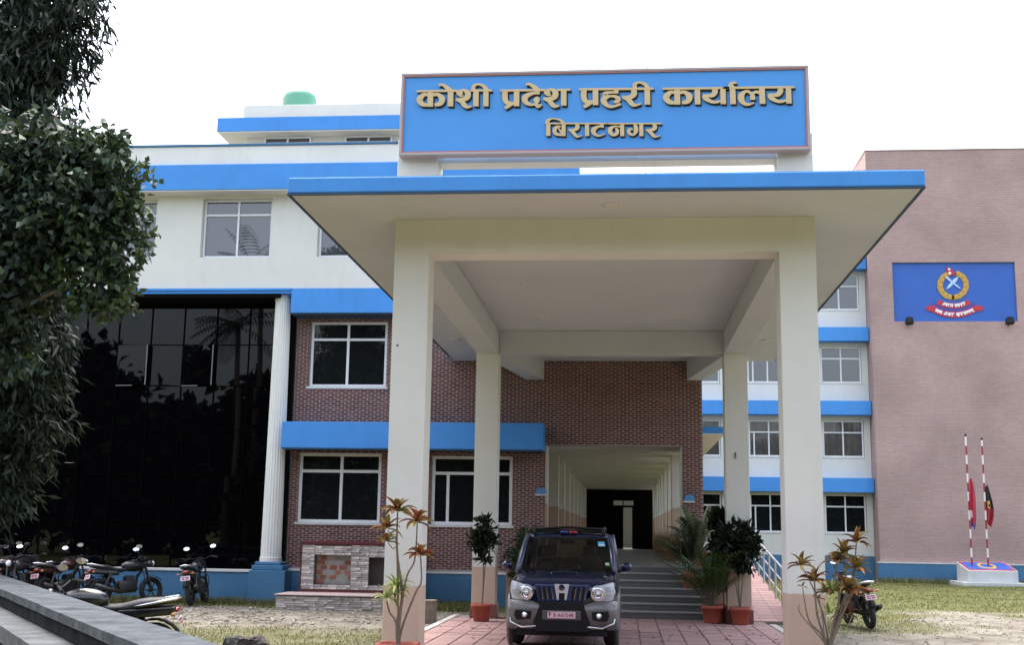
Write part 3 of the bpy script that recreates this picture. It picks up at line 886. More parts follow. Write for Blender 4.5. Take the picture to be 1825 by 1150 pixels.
for s in (-1, 1):
    for k in range(13):
        a = R(-97 + k * 13.0)
        for lay, (rad, da) in enumerate(((212, 9), (262, 16), (236, 2))):
            c0 = (600 + s * (rad) * math.cos(a), 425 - (rad * .93) * math.sin(a))
            a2 = a + R(13); rr2 = rad + (8 if lay == 1 else (-8 if lay == 0 else 0))
            c1 = (600 + s * rr2 * math.cos(a2 + R(6)), 425 - rr2 * .93 * math.sin(a2 + R(6)))
            d = .006 * lay + .0008 * k
            blade(MB(), ez(*c0), ez(*c1), .055, EY - .03 - d, EY - .003).build('wreath_leaf', M['gold' if (k + lay) % 2 else 'gold2'], emb)
kn = MB(); blade(kn, ez(480, 500), ez(700, 270), .075, EY - .035, EY - .003, .72); kn.build('crossed_knife', M['pale'], emb)
kn = MB(); blade(kn, ez(740, 495), ez(590, 380), .035, EY - .045, EY - .003, .5); blade(kn, ez(600, 385), ez(455, 262), .05, EY - .046, EY - .0035, .75); kn.build('crossed_knife', M['pale'], emb)
fl = MB().prism([ez(480, 100), ez(660, 205), ez(600, 250), ez(480, 258)][::-1], EY - .05, EY - .003).prism([ez(485, 95), ez(600, 150), ez(490, 190)][::-1], EY - .052, EY - .004).build('pennant', M['crimson'], emb)
MB().lathe([(.062, -.0), (.062, .02), (0, .021)], 14, (ez(537, 213)[0], EY - .072, ez(537, 213)[1]), 'y').lathe([(.05, 0), (.05, .02), (0, .021)], 14, (ez(525, 145)[0], EY - .074, ez(525, 145)[1]), 'y').build('sun_and_moon', M['emwhite'], fl)
def arc_band(mb, cx_, cy_, rx, ry, a0, a1, half, y0, y1, n=24):
    up = []; dn = []
    for i in range(n + 1):
        a = R(a0 + (a1 - a0) * i / n)
        x, y = cx_ + rx * math.sin(a), cy_ + ry * math.cos(a)
        nx_, ny_ = math.sin(a), math.cos(a)
        up.append(ez(x - nx_ * half, y - ny_ * half)); dn.append(ez(x + nx_ * half, y + ny_ * half))
    return mb.prism(dn + up[::-1], y0, y1)
arc_band(MB(), 615, 300, 620, 570, -38, 38, 34, EY - .018, EY - .003).build('ribbon_shadow', M['navy'], emb)
r1_ = arc_band(MB(), 610, 250, 560, 545, -30, 30, 46, EY - .030, EY - .003).build('ribbon', M['crimson'], emb)
r2_ = arc_band(MB(), 615, 240, 720, 715, -36, 36, 50, EY - .034, EY - .003).build('ribbon', M['crimson'], emb)
for (cx_, cy_) in ((190, 842), (1065, 838)):
    MB().prism([ez(cx_ + 72 * math.cos(t * .3307), cy_ + 50 * math.sin(t * .3307)) for t in range(19)], EY - .038, EY - .003).build('ribbon_end', M['crimson'], emb)
# ribbon lettering: little strokes in a letter grid (x 0..1 across the letter, y 0 head line .. 1 foot)
SG = {'na': [[(.8, 0), (.8, 1)], [(.75, .5), (.4, .45), (.25, .65), (.45, .8)]], 'e': [[(.8, 0), (.5, -.3)]], 'pa': [[(.2, 0), (.25, .5), (.7, .6)], [(.8, 0), (.8, 1)]],
      'aa': [[(.4, 0), (.4, 1)]], 'la': [[(.85, 0), (.85, 1)], [(.8, .4), (.5, .5), (.45, .8), (.3, .5), (.1, .6), (.25, .95)]],
      'pra': [[(.2, 0), (.25, .5), (.7, .6)], [(.8, 0), (.8, 1)], [(.75, .7), (.3, .95)]], 'ha': [[(.6, 0), (.6, .2), (.3, .25), (.35, .45), (.75, .5), (.6, .75)], [(.4, .45), (.25, .75), (.7, 1)]],
      'ra': [[(.6, 0), (.65, .35), (.2, .5), (.7, 1)]], 'ii': [[(.5, 0), (.5, 1)], [(.5, 0), (.3, -.35), (.0, -.1)]], 'sa': [[(.35, 0), (.35, .4), (.05, .5), (.4, .9)], [(.35, .5), (.8, .5)], [(.8, 0), (.8, 1)]],
      'tya': [[(.3, .3), (.05, .5), (.3, .8)], [(.5, 0), (.55, .4), (.35, .5), (.6, .75), (.85, .7)], [(.85, 0), (.85, 1)]], 'va': [[(.8, 0), (.8, 1)], [(.75, .4), (.3, .45), (.3, .75), (.75, .7)]],
      'su': [[(.35, 0), (.35, .4), (.05, .5), (.4, .9)], [(.35, .5), (.8, .5)], [(.8, 0), (.8, .85), (.5, 1.2)]], 'ksha': [[(.5, 0), (.2, .3), (.5, .5), (.2, .7), (.5, .95)], [(.5, .5), (.85, .5)], [(.85, 0), (.85, 1)]],
      'nna': [[(.2, 0), (.2, .5), (.5, .55), (.5, 0)], [(.85, 0), (.85, 1)]], 'm': [[(.2, 0), (.25, .6), (.8, .5)], [(.8, 0), (.8, 1)], [(.8, 1), (1, 1.2)]]}
def ribbon_text(words, cx_, cy_, rx, ry, a0, a1, h, par):
    tot = sum(len([g for g in w if g != 'e']) for w in words) + .55 * (len(words) - 1)
    t = 0; d = (a1 - a0) / tot
    def pos(u, v):
        a = R(a0 + d * u); return ez(cx_ + (rx - (h * .5 - v * h)) * math.sin(a), cy_ + (ry - (h * .5 - v * h)) * math.cos(a))
    for w in words:
        for g in w:
            if g == 'e': t -= 1
            mb = MB(); q = 0
            for st_ in [[(.0, 0), (1.0, 0)]] + SG[g]:
                for i in range(len(st_) - 1):
                    p0, p1 = pos(t + st_[i][0], st_[i][1]), pos(t + st_[i + 1][0], st_[i + 1][1])
                    dx, dz = p1[0] - p0[0], p1[1] - p0[1]; l = math.hypot(dx, dz) or 1; wx, wz = -dz / l * .022, dx / l * .022
                    mb.prism([(p0[0] + wx, p0[1] + wz), (p0[0] - wx, p0[1] - wz), (p1[0] - wx, p1[1] - wz), (p1[0] + wx, p1[1] + wz)], EY - .052 - q * .0004, EY - .03); q += 1
            mb.build('letter', M['emwhite'], par)
            t += 1
        t += .55
ribbon_text([['na', 'e', 'pa', 'aa', 'la'], ['pra', 'ha', 'ra', 'ii']], 610, 250, 560, 545, -22, 22, 46, r1_)
ribbon_text([['sa', 'tya'], ['sa', 'e', 'va', 'aa'], ['su', 'ra', 'ksha', 'nna', 'm']], 615, 240, 720, 715, -27.5, 28.5, 48, r2_)
for lab, x in (('black floodlight under the lower left corner of the emblem panel', 11.83), ('black floodlight under the lower right corner of the emblem panel', 15.9)):
    e_ = empty('floodlight', lab, 'light', (x, TY - .25, 10.62))
    MB().hexa([(x - .16, TY - .42, 10.60), (x + .16, TY - .42, 10.60), (x + .16, TY - .16, 10.54), (x - .16, TY - .16, 10.54)],
              [(x - .13, TY - .36, 10.86), (x + .13, TY - .36, 10.86), (x + .13, TY - .12, 10.76), (x - .13, TY - .12, 10.76)]).build('housing', M['blackpl'], e_, bevel=.01)
    MB().tube([(x, TY - .2, 10.6), (x, TY - .005, 10.55)], .025).build('bracket', M['blackpl'], e_)

# flag plinth and two flag poles
fp = empty('flag_plinth', 'white masonry plinth with painted sloping top at the foot of the flagpoles', 'plinth', (13.8, 48.5, 0))
M['plw'] = mat('plinth_white', (.52, .54, .56), .7, var=.08, stain=.3)
MB().box(12.75, 15.05, 47.75, 49.9, -.2, .10).build('base', M['plw'], fp, bevel=.01)
MB().hexa([(12.98, 48.0, .102), (14.82, 48.0, .102), (14.82, 49.6, .102), (12.98, 49.6, .102)], [(12.98, 48.0, .54), (14.82, 48.0, .54), (14.82, 49.6, .84), (12.98, 49.6, .84)]).build('block', M['plw'], fp, bevel=.01)
def slope_pt(u, v): return (12.98 + 1.84 * u, 48.0 + 1.6 * v, .54 + .30 * v)
def slope_quad(u0, u1, v0, v1, h):
    return MB().quad(*[(p[0], p[1], p[2] + h) for p in (slope_pt(u0, v0), slope_pt(u1, v0), slope_pt(u1, v1), slope_pt(u0, v1))])
slope_quad(.02, .98, .03, .97, .006).build('crimson_border', M['crimson'], fp)
slope_quad(.06, .94, .12, .90, .012).build('blue_field', M['panel_blue'], fp)
mb = MB()
for k in range(40):
    a0, a1 = 2 * math.pi * k / 40, 2 * math.pi * (k + 1) / 40
    q = []
    for (a, r_) in ((a0, .30), (a1, .30), (a1, .19), (a0, .19)):
        p = slope_pt(.5 + .62 * r_ * math.cos(a), .5 + r_ * math.sin(a) * 1.1); q.append((p[0], p[1], p[2] + .02))
    mb.quad(*q)
mb.build('gold_ring', M['gold'], fp)
M['polew'] = mat('pole_white', (.75, .74, .72), .5); M['poler'] = mat('pole_red', (.30, .03, .04), .5)
def drape(mb, x, y, z1, z0, w, seed):
    n, k = 26, 15; V = []
    for i in range(n + 1):
        t = i / n; z = z1 + (z0 - z1) * t
        wid = w * (.12 + .88 * math.sin(math.pi * min(t * .8 + .08, 1)) ** .8)
        for j in range(k + 1):
            u = j / k
            V.append((x + u * wid + .018 * math.sin(7 * t + seed), y - .02 - .09 * math.sin(u * 9 + seed + t * 2) * (.3 + .7 * t), z - u * .28 * t - .05 * math.sin(u * 6)))
    F = [(i * (k + 1) + j, i * (k + 1) + j + 1, (i + 1) * (k + 1) + j + 1, (i + 1) * (k + 1) + j) for i in range(n) for j in range(k)]
    return mb.smooth().add(V, F), n, k
for (x, y, top, fz1, fz0, lab, kind) in ((13.34, 48.75, 5.72, 4.05, 2.32, 'red and white banded flagpole with limp crimson and blue flag, the left of two', 'a'), (13.98, 48.85, 5.58, 3.80, 2.42, 'red and white banded flagpole with limp black and red flag, the right of two', 'b')):
    e_ = empty('flagpole', lab, 'flagpole', (x, y, .8))
    z = .66; k = 0
    while z < top - .01:
        z1 = min(z + .36, top)
        MB().tube([(x, y, z), (x, y, z1)], .034, 10).build('pole_band', M['poler' if k % 2 == 0 else 'polew'], e_); z = z1; k += 1
    MB().ball((x, y, top + .04), .05).build('finial', M['blackpl'], e_)
    mb, n, k = drape(MB(), x + .02, y, fz1, fz0, .27, 1.0 if kind == 'a' else 3.1)
    mats = [M['crimson'], M['navy'], M['emwhite']] if kind == 'a' else [mat('flag_black', (.015, .015, .02), .8), mat('flag_red', (.32, .02, .03), .8), M['gold']]
    o = mb.build('flag', mats, e_)
    for p in o.data.polygons:
        i, j = p.index // k, p.index % k
        t, u = i / n, j / k
        if kind == 'a': p.material_index = 2 if (.62 < t < .80 and .05 < u < .35) else (1 if (u > .86 or u < .06 or t > .92) else 0)
        else: p.material_index = 2 if (.38 < t < .56 and .15 < u < .6 and not (.43 < t < .51 and .28 < u < .48)) else (1 if t > .56 else 0)

# ---------------------------------------------------------------- name board with raised lettering
def sgn(px, py): return (-8.3878926 + .0075029 * px + .0000202 * py, 8.9995216 - .0001379 * px - .0078825 * py)
brd = empty('name_board', 'long blue name board with raised tan Devanagari lettering above the portico roof', 'sign', (-.3, 15.4, 6.7))
M['board'] = mat('board_blue', (.060, .29, .72), .5, var=.05, vscale=.7)
M['trim_r'] = mat('board_trim_red', (.42, .17, .14), .5)
M['trim_s'] = mat('board_trim_silver', (.42, .36, .38), .5)
M['letter'] = mat('letter_tan', (.60, .46, .25), .5, var=.05, vscale=30)
M['lshadow'] = mat('letter_black', (.006, .006, .008), .6)
BX0, BX1, BZ0, BZ1 = -3.02, 2.385, 6.745, 7.845
BYF = 15.38
MB().box(BX0, BX1, BYF, BYF + .12, BZ0, BZ1).build('face', M['board'], brd)
fr = MB(); t = .036
fr.box(BX0 - t, BX1 + t, BYF - .025, BYF + .14, BZ1 + .001, BZ1 + t).box(BX0 - t, BX1 + t, BYF - .025, BYF + .14, BZ0 - t, BZ0)
fr.box(BX0 - t, BX0, BYF - .025, BYF + .14, BZ0, BZ1).box(BX1, BX1 + t, BYF - .025, BYF + .14, BZ0, BZ1)
fr.build('frame', M['trim_s'], brd, bevel=.006)
fr = MB(); t = .018
fr.box(BX0, BX1, BYF - .018, BYF - .001, BZ1 - t, BZ1 - .001).box(BX0, BX1, BYF - .018, BYF - .001, BZ0 + .001, BZ0 + t)
fr.box(BX0 + .001, BX0 + t, BYF - .018, BYF - .001, BZ0 + t, BZ1 - t).box(BX1 - t, BX1 - .001, BYF - .018, BYF - .001, BZ0 + t, BZ1 - t)
fr.build('inner_trim', M['trim_r'], brd)
def catmull(pts, sub=7):
    if len(pts) < 3: return pts
    out = []; n = len(pts)
    for i in range(n - 1):
        p0, p1, p2, p3 = (np.array(pts[max(i - 1, 0)]), np.array(pts[i]), np.array(pts[i + 1]), np.array(pts[min(i + 2, n - 1)]))
        for s in range(sub):
            t = s / sub
            out.append(tuple(.5 * (2 * p1 + (p2 - p0) * t + (2 * p0 - 5 * p1 + 4 * p2 - p3) * t * t + (3 * p1 - p0 - 3 * p2 + p3) * t ** 3)))
    out.append(tuple(pts[-1])); return out
def stroke(mb, pts, org, sc, y0, y1, shift=(0, 0), round_=False):
    P = catmull(pts); up = []; dn = []
    for i, (x, y, w) in enumerate(P):
        a, c = P[max(i - 1, 0)], P[min(i + 1, len(P) - 1)]
        dx, dy = c[0] - a[0], c[1] - a[1]; l = math.hypot(dx, dy) or 1
        nx_, ny_ = -dy / l, dx / l
        for lst, s in ((up, 1), (dn, -1)):
            lst.append(sgn(org[0] + (x + s * nx_ * w / 2) / sc + shift[0], org[1] + (y + s * ny_ * w / 2) / sc + shift[1]))
    n = len(P); V = []; F = []
    for y in (y0, y1):
        V += [(p[0], y, p[1]) for p in up] + [(p[0], y, p[1]) for p in dn]
    for i in range(n - 1):
        F.append((i, i + 1, n + i + 1, n + i)); F.append((2 * n + i, 3 * n + i, 3 * n + i + 1, 2 * n + i + 1))
        F.append((i, 2 * n + i, 2 * n + i + 1, i + 1)); F.append((n + i, n + i + 1, 3 * n + i + 1, 3 * n + i))
    F.append((0, n, 3 * n, 2 * n)); F.append((n - 1, 3 * n - 1, 4 * n - 1, 2 * n - 1))
    mb.add(V, F)
S1, S2, S3 = 1825 / 160, 1825 / 130, 1825 / 120
def PRA(x, y): return [[(185 + x, 250 + y, 115), (190 + x, 420 + y, 112), (250 + x, 505 + y, 90), (380 + x, 505 + y, 60)], [(425 + x, 250 + y, 115), (425 + x, 570 + y, 115)], [(185 + x, 598 + y, 70), (250 + x, 580 + y, 60), (350 + x, 530 + y, 30)]]
def SHA(x, y): return [[(1000 + x, 262 + y, 60), (1060 + x, 240 + y, 45), (1110 + x, 243 + y, 60), (1180 + x, 300 + y, 115), (1170 + x, 380 + y, 120), (1090 + x, 430 + y, 80), (940 + x, 428 + y, 45)], [(945 + x, 290 + y, 60), (1010 + x, 300 + y, 130), (1060 + x, 350 + y, 70), (1085 + x, 335 + y, 30)], [(935 + x, 430 + y, 45), (1050 + x, 470 + y, 90), (1120 + x, 550 + y, 95), (1180 + x, 588 + y, 60), (1260 + x, 570 + y, 35)], [(1352 + x, 255 + y, 112), (1355 + x, 572 + y, 112)]]
def KA(k): return [[(400 * k, 255 * k, 118 * k), (405 * k, 578 * k, 118 * k)], [(345 * k, 335 * k, 50 * k), (260 * k, 335 * k, 80 * k), (178 * k, 430 * k, 132 * k), (240 * k, 525 * k, 95 * k), (350 * k, 545 * k, 55 * k)], [(462 * k, 335 * k, 65 * k), (560 * k, 330 * k, 70 * k), (645 * k, 415 * k, 128 * k), (615 * k, 510 * k, 100 * k), (495 * k, 545 * k, 55 * k)]]
def RA(x, y): return [[(1220 + x, 235 + y, 105), (1232 + x, 310 + y, 120), (1180 + x, 372 + y, 95), (1080 + x, 390 + y, 55), (995 + x, 378 + y, 45)], [(1000 + x, 385 + y, 45), (1110 + x, 430 + y, 100), (1190 + x, 525 + y, 90), (1260 + x, 552 + y, 50), (1370 + x, 518 + y, 28)]]
def YA(x, y): return [[(1475 + x, 275 + y, 125), (1482 + x, 350 + y, 140), (1410 + x, 432 + y, 105), (1260 + x, 440 + y, 65), (1185 + x, 430 + y, 55)], [(1195 + x, 440 + y, 60), (1250 + x, 510 + y, 110), (1400 + x, 592 + y, 75), (1520 + x, 600 + y, 65), (1650 + x, 560 + y, 45)], [(1680 + x, 258 + y, 132), (1685 + x, 650 + y, 132)]]
LET = [
 ((730, 140), S1, [('bar', [[(115, 262, 42), (965, 250, 42)]]), ('ka', KA(1)), ('o', [[(822, 260, 118), (825, 572, 118)], [(570, 130, 45), (660, 130, 55), (745, 190, 85), (825, 262, 115)]]), ('sha', SHA(0, 0)),
   ('ii', [[(1558, 258, 110), (1560, 572, 110)], [(1320, 242, 70), (1292, 185, 80), (1340, 128, 50), (1420, 118, 42), (1520, 165, 70), (1565, 240, 95)]]), ('bar', [[(1230, 247, 42), (1680, 245, 42)]])]),
 ((885, 140), S1, [('bar', [[(90, 250, 42), (1005, 238, 42)]]), ('pra', PRA(0, 0)), ('de', [[(858, 245, 100), (855, 305, 95)], [(895, 300, 55), (760, 305, 60), (625, 365, 105), (595, 430, 122), (640, 505, 88), (740, 537, 50), (850, 520, 40)], [(780, 450, 60), (850, 448, 150), (900, 455, 60)], [(820, 500, 60), (865, 570, 75), (945, 535, 30)], [(615, 120, 45), (700, 122, 55), (790, 178, 85), (868, 250, 105)]]), ('sha', SHA(42, -14)), ('bar', [[(1265, 236, 42), (1530, 232, 42)]])]),
 ((1025, 140), S1, [('bar', [[(110, 226, 42), (1625, 214, 42)]]), ('pra', PRA(22, -22)), ('ha', [[(872, 235, 100), (868, 300, 80)], [(910, 292, 45), (730, 292, 50), (640, 320, 90), (640, 355, 75), (720, 368, 45), (840, 372, 55), (905, 425, 105), (880, 475, 75), (815, 480, 40)], [(720, 372, 50), (635, 410, 100), (620, 470, 125), (680, 550, 80), (790, 580, 50), (960, 525, 45)]]), ('ra', RA(0, 0)),
   ('ii', [[(1498, 222, 115), (1500, 538, 115)], [(1265, 200, 70), (1240, 145, 80), (1290, 98, 50), (1370, 90, 42), (1465, 135, 72), (1505, 205, 95)]])]),
 ((1170, 140), S2, [('bar', [[(185, 266, 50), (1000, 262, 50), (1840, 248, 50)]]), ('ka', [[(a * 1.0 + 60, b_ - 45, c) for a, b_, c in st_] for st_ in KA(1.22)]), ('aa', [[(1048, 268, 138), (1055, 657, 138)]]), ('ya', YA(0, 0))]),
 ((1290, 140), S2, [('bar', [[(0, 250, 50), (1745, 232, 50)]]), ('raa', [[(232, 250, 138), (240, 650, 138)], [(228, 260, 135), (195, 180, 130), (235, 122, 65), (335, 122, 50)]]),
   ('la', [[(700, 400, 60), (620, 340, 62), (540, 345, 70), (450, 430, 145), (445, 540, 150), (520, 640, 90), (640, 658, 52), (745, 612, 35)], [(600, 335, 40), (690, 400, 70), (715, 450, 120), (718, 545, 135)], [(720, 400, 70), (790, 352, 65), (900, 370, 75)], [(952, 248, 140), (960, 645, 140)]]), ('ya', YA(-82, -14))]),
 ((965, 205), S3, [('bar', [[(140, 245, 36), (1840, 243, 36)]]), ('i', [[(225, 240, 115), (230, 578, 115)], [(215, 250, 110), (205, 185, 110), (290, 122, 45), (420, 116, 32), (560, 155, 62), (640, 235, 95)]]), ('ba', [[(645, 240, 110), (645, 580, 110)], [(575, 322, 30), (450, 345, 85), (402, 430, 112), (440, 520, 85), (600, 558, 45)], [(500, 365, 24), (620, 520, 85)]]),
   ('ra', [[(1000, 248, 95), (1020, 340, 118), (965, 400, 88), (860, 410, 48), (780, 402, 34)], [(785, 405, 36), (895, 475, 88), (980, 572, 80), (1060, 596, 40), (1150, 552, 18)]]), ('aa', [[(1280, 242, 115), (1285, 578, 115)]]), ('tta', [[(1685, 250, 105), (1680, 330, 90)], [(1735, 335, 50), (1590, 325, 60), (1455, 420, 132), (1500, 535, 85), (1620, 575, 36), (1765, 515, 24)]])]),
 ((1070, 205), S3, [('bar', [[(215, 245, 36), (1690, 243, 36)]]), ('na', [[(632, 242, 110), (635, 580, 110)], [(580, 330, 36), (430, 320, 44), (312, 390, 115), (318, 480, 120), (395, 548, 75), (490, 505, 92), (498, 420, 85), (450, 362, 36)]]),
   ('ga', [[(955, 250, 60), (1000, 340, 112), (1000, 450, 108), (930, 545, 50), (835, 510, 85), (808, 440, 88), (860, 390, 60), (925, 410, 26)], [(1145, 242, 110), (1150, 580, 110)]]), ('ra', [[(1490, 248, 95), (1512, 340, 118), (1455, 400, 88), (1350, 410, 48), (1272, 402, 34)], [(1278, 405, 36), (1388, 475, 88), (1475, 572, 80), (1555, 596, 40), (1645, 555, 18)]])]),
]
for org, sc, letters in LET:
    for (nm, strokes) in letters:
        mb = MB(); ms = MB()
        for i, s in enumerate(strokes):
            e_ = .0006 * i + (.0025 if nm == 'bar' else 0)
            stroke(mb, s, org, sc, BYF - .034 - e_, BYF - .0145)
            stroke(ms, s, org, sc, BYF - .012 - e_, BYF - .0005, shift=(2.3 if sc < 15 else 1.9, 2.5 if sc < 15 else 2.1))
        lo = mb.build('head_bar' if nm == 'bar' else 'letter', M['letter'], brd)
        ms.build('letter_shadow', M['lshadow'], lo)

# ---------------------------------------------------------------- stone-clad niche against the brick face
nic = empty('stone_niche', 'stone-clad niche with two recesses and a stone bench in front of the brick wall', 'masonry', (-6.2, 27.6, 0))
M['stonebk'] = mat('niche_mortar', (.10, .09, .085), .95)
M['stone'] = mat('split_stone', (.52, .47, .44), .85, var=.35, vscale=7, bump=.5, bscale=30, per_obj=.35)
M['maroon'] = mat('maroon_granite', (.10, .022, .025), .35, var=.2, vscale=30)
NX0, NX1, NY = -7.36, -4.95, 27.3
NH = [(-7.06, -6.22, .47, 1.13), (-5.80, -5.20, .47, 1.09)]
wall_holes(MB(), NX0, NX1, -.2, 1.36, NY, NY + .25, NH).build('core', M['stonebk'], nic)
MB().box(NX0, NX1, NY + .251, FY - .16, -.2, 1.36).build('backing', M['stonebk'], nic)
MB().box(NX0 - .03, NX1 + .03, NY - .05, FY - .17, 1.362, 1.43).build('cap_slab', M['maroon'], nic, bevel=.006)
MB().box(NX0 - .03, NX1 + .03, NY - .05, NY - .003, .235, .36).build('lower_band', M['maroon'], nic)
MB().box(NX0 - .03, NX0 - .003, NY - .03, FY - .17, -.2, 1.36).build('side_slab', M['maroon'], nic)
sm1 = [MB().hexa([(-.5, -.5 + random.uniform(0, .5), -.5), (.5, -.5 + random.uniform(0, .5), -.5), (.5, .5, -.5), (-.5, .5, -.5)], [(-.48, -.5 + random.uniform(0, .5), .45), (.47, -.5 + random.uniform(0, .5), .5), (.5, .5, .5), (-.5, .5, .5)]).mesh('stone', M['stone']) for _ in range(6)]
def clad(x0, x1, z0, z1, y, holes, hmin=.035, hmax=.06, par=None):
    z = z0
    while z < z1 - .02:
        h = min(random.uniform(hmin, hmax), z1 - z); x = x0
        while x < x1 - .01:
            l = min(random.uniform(.13, .34), x1 - x)
            if x1 - x - l < .05: l = x1 - x
            if not any(x + l > q[0] + .005 and x < q[1] - .005 and z + h > q[2] + .005 and z < q[3] - .005 for q in holes):
                o = link('stone', random.choice(sm1), par); d = random.uniform(.025, .06)
                o.location = (x + l / 2, y - d / 2, z + h / 2); o.scale = (l - .006, d, h - .006)
            x += l
        z += h
for (a, c) in ((NX0 + .003, NH[0][0] - .005), (NH[0][1] + .005, NH[1][0] - .005), (NH[1][1] + .005, NX1)):
    clad(a, c, .365, 1.355, NY - .002, [], par=nic)
for q in NH:
    clad(q[0] - .003, q[1] + .003, q[3] + .003, 1.355, NY - .002, [], par=nic); clad(q[0] - .003, q[1] + .003, .365, q[2] - .003, NY - .002, [], par=nic)
# rough brick and cement filling of the left recess
M['cement'] = mat('smeared_cement', (.33, .32, .30), .95, var=.3, vscale=6, bump=.5, bscale=15)
M['rawbrick'] = mat('raw_brick', (.36, .13, .08), .9, var=.3, vscale=9, per_obj=.25)
MB().box(-7.06, -6.22, NY + .18, NY + .2495, .472, 1.128).build('recess_back', M['cement'], nic)
for r_ in range(6):
    for k in range(4):
        if random.random() < .42: continue
        x = -7.05 + k * .215 + (r_ % 2) * .09; z = .475 + r_ * .108
        x1 = min(x + random.uniform(.13, .20), -6.225)
        if x1 > x + .05: MB().box(x, x1, NY + .165 + random.uniform(0, .012), NY + .185, z, min(z + .09, 1.12)).build('raw_brick', M['rawbrick'], nic)
# bench
MB().box(-7.60, -4.95, 26.2, NY - .052, -.2, .27).build('bench_core', M['stonebk'], nic)
MB().box(-7.63, -4.94, 26.13, NY - .052, .272, .30).build('bench_top', mat('pink_stone_top', (.42, .33, .31), .7, var=.15), nic, bevel=.006)
clad(-7.60, -4.95, -.06, .268, 26.198, [], .035, .055, par=nic)
# ---------------------------------------------------------------- dark blue four-wheel-drive under the portico (nose towards -y)
M['paint'] = mat('dark_blue_car_paint', (.0022, .009, .045), .1, metal=.0, spec=.4, coat=.6, var=.04, vscale=6)
M['silver'] = mat('silver_bumper_paint', (.15, .147, .145), .38, metal=.35, coat=.3, var=.06, vscale=8)
M['carrier'] = mat('carrier_grey', (.08, .078, .076), .5)
M['carglass'] = glass_mat('car_glass', see=.38, ior=1.45)
M['lens'] = mat('headlamp_lens', (.50, .53, .58), .08, coat=1.0, spec=.8)
M['bright'] = mat('bright_trim', (.62, .64, .66), .25, metal=.3, coat=.5)
M['grille_blue'] = mat('grille_blue_paint', (.006, .028, .12), .3, coat=.5)
M['reflector'] = mat('lamp_reflector', (.80, .82, .85), .15, metal=1.0)
M['seat'] = mat('grey_seat_cloth', (.10, .095, .09), .9)
M['plate'] = mat('number_plate_pink', (.72, .55, .60), .5)
M['plate_txt'] = mat('plate_red_print', (.30, .02, .035), .6)
car = empty('parked_car', 'dark blue four-wheel-drive with silver bumper parked nose out under the portico', 'car', (-.955, 20.42, 0), R(0))
car.scale = (.965, .965, .98)
S = [(-2.06, .88, [(0, .36), (.62, .36), (.74, .46), (.79, .70), (.775, .90), (.68, .955), (.35, .965), (0, .97)]),
     (-1.86, 1, [(0, .33), (.70, .33), (.82, .46), (.86, .72), (.84, .96), (.71, 1.02), (.38, 1.035), (0, 1.04)]),
     (-1.45, 1, [(0, .32), (.74, .32), (.86, .46), (.885, .78), (.86, 1.00), (.735, 1.065), (.42, 1.085), (0, 1.10)]),
     (-.90, 1, [(0, .30), (.76, .30), (.86, .45), (.89, .80), (.865, 1.04), (.76, 1.11), (.44, 1.135), (0, 1.15)]),
     (-.62, 1, [(0, .30), (.76, .30), (.86, .45), (.89, .82), (.865, 1.06), (.78, 1.13), (.44, 1.14), (0, 1.15)]),
     (.4, 1, [(0, .30), (.76, .30), (.86, .45), (.89, .85), (.87, 1.07), (.80, 1.13), (.4, 1.13), (0, 1.13)]),
     (1.9, 1, [(0, .32), (.76, .32), (.86, .46), (.885, .85), (.865, 1.07), (.80, 1.13), (.4, 1.13), (0, 1.13)]),
     (2.25, 1, [(0, .42), (.70, .42), (.80, .5), (.82, .85), (.81, 1.07), (.76, 1.12), (.4, 1.12), (0, 1.12)])]
mb = MB().smooth(); V = []; F = []; n = 8
for (y, _, pts) in S:
    V += [(x, y, z) for x, z in pts] + [(-x, y, z) for x, z in pts[-2:0:-1]]
k = 2 * n - 2
for i in range(len(S) - 1):
    for j in range(k): F.append((i * k + j, (i + 1) * k + j, (i + 1) * k + (j + 1) % k, i * k + (j + 1) % k))
F.append(tuple(range(k))); F.append(tuple(range(len(S) * k - 1, (len(S) - 1) * k - 1, -1)))
mb.add(V, F).build('body', M['paint'], car, local=True, subsurf=2)
# bonnet scoop
MB().smooth().hexa([(-.24, -1.38, 1.07), (.24, -1.38, 1.07), (.22, -.85, 1.12), (-.22, -.85, 1.12)], [(-.21, -1.34, 1.125), (.21, -1.34, 1.125), (.2, -.85, 1.155), (-.2, -.85, 1.155)]).build('bonnet_scoop', M['paint'], car, local=True, bevel=.015)
MB().box(-.19, .19, -1.386, -1.36, 1.083, 1.115).build('scoop_mouth', M['blackpl'], car, local=True)
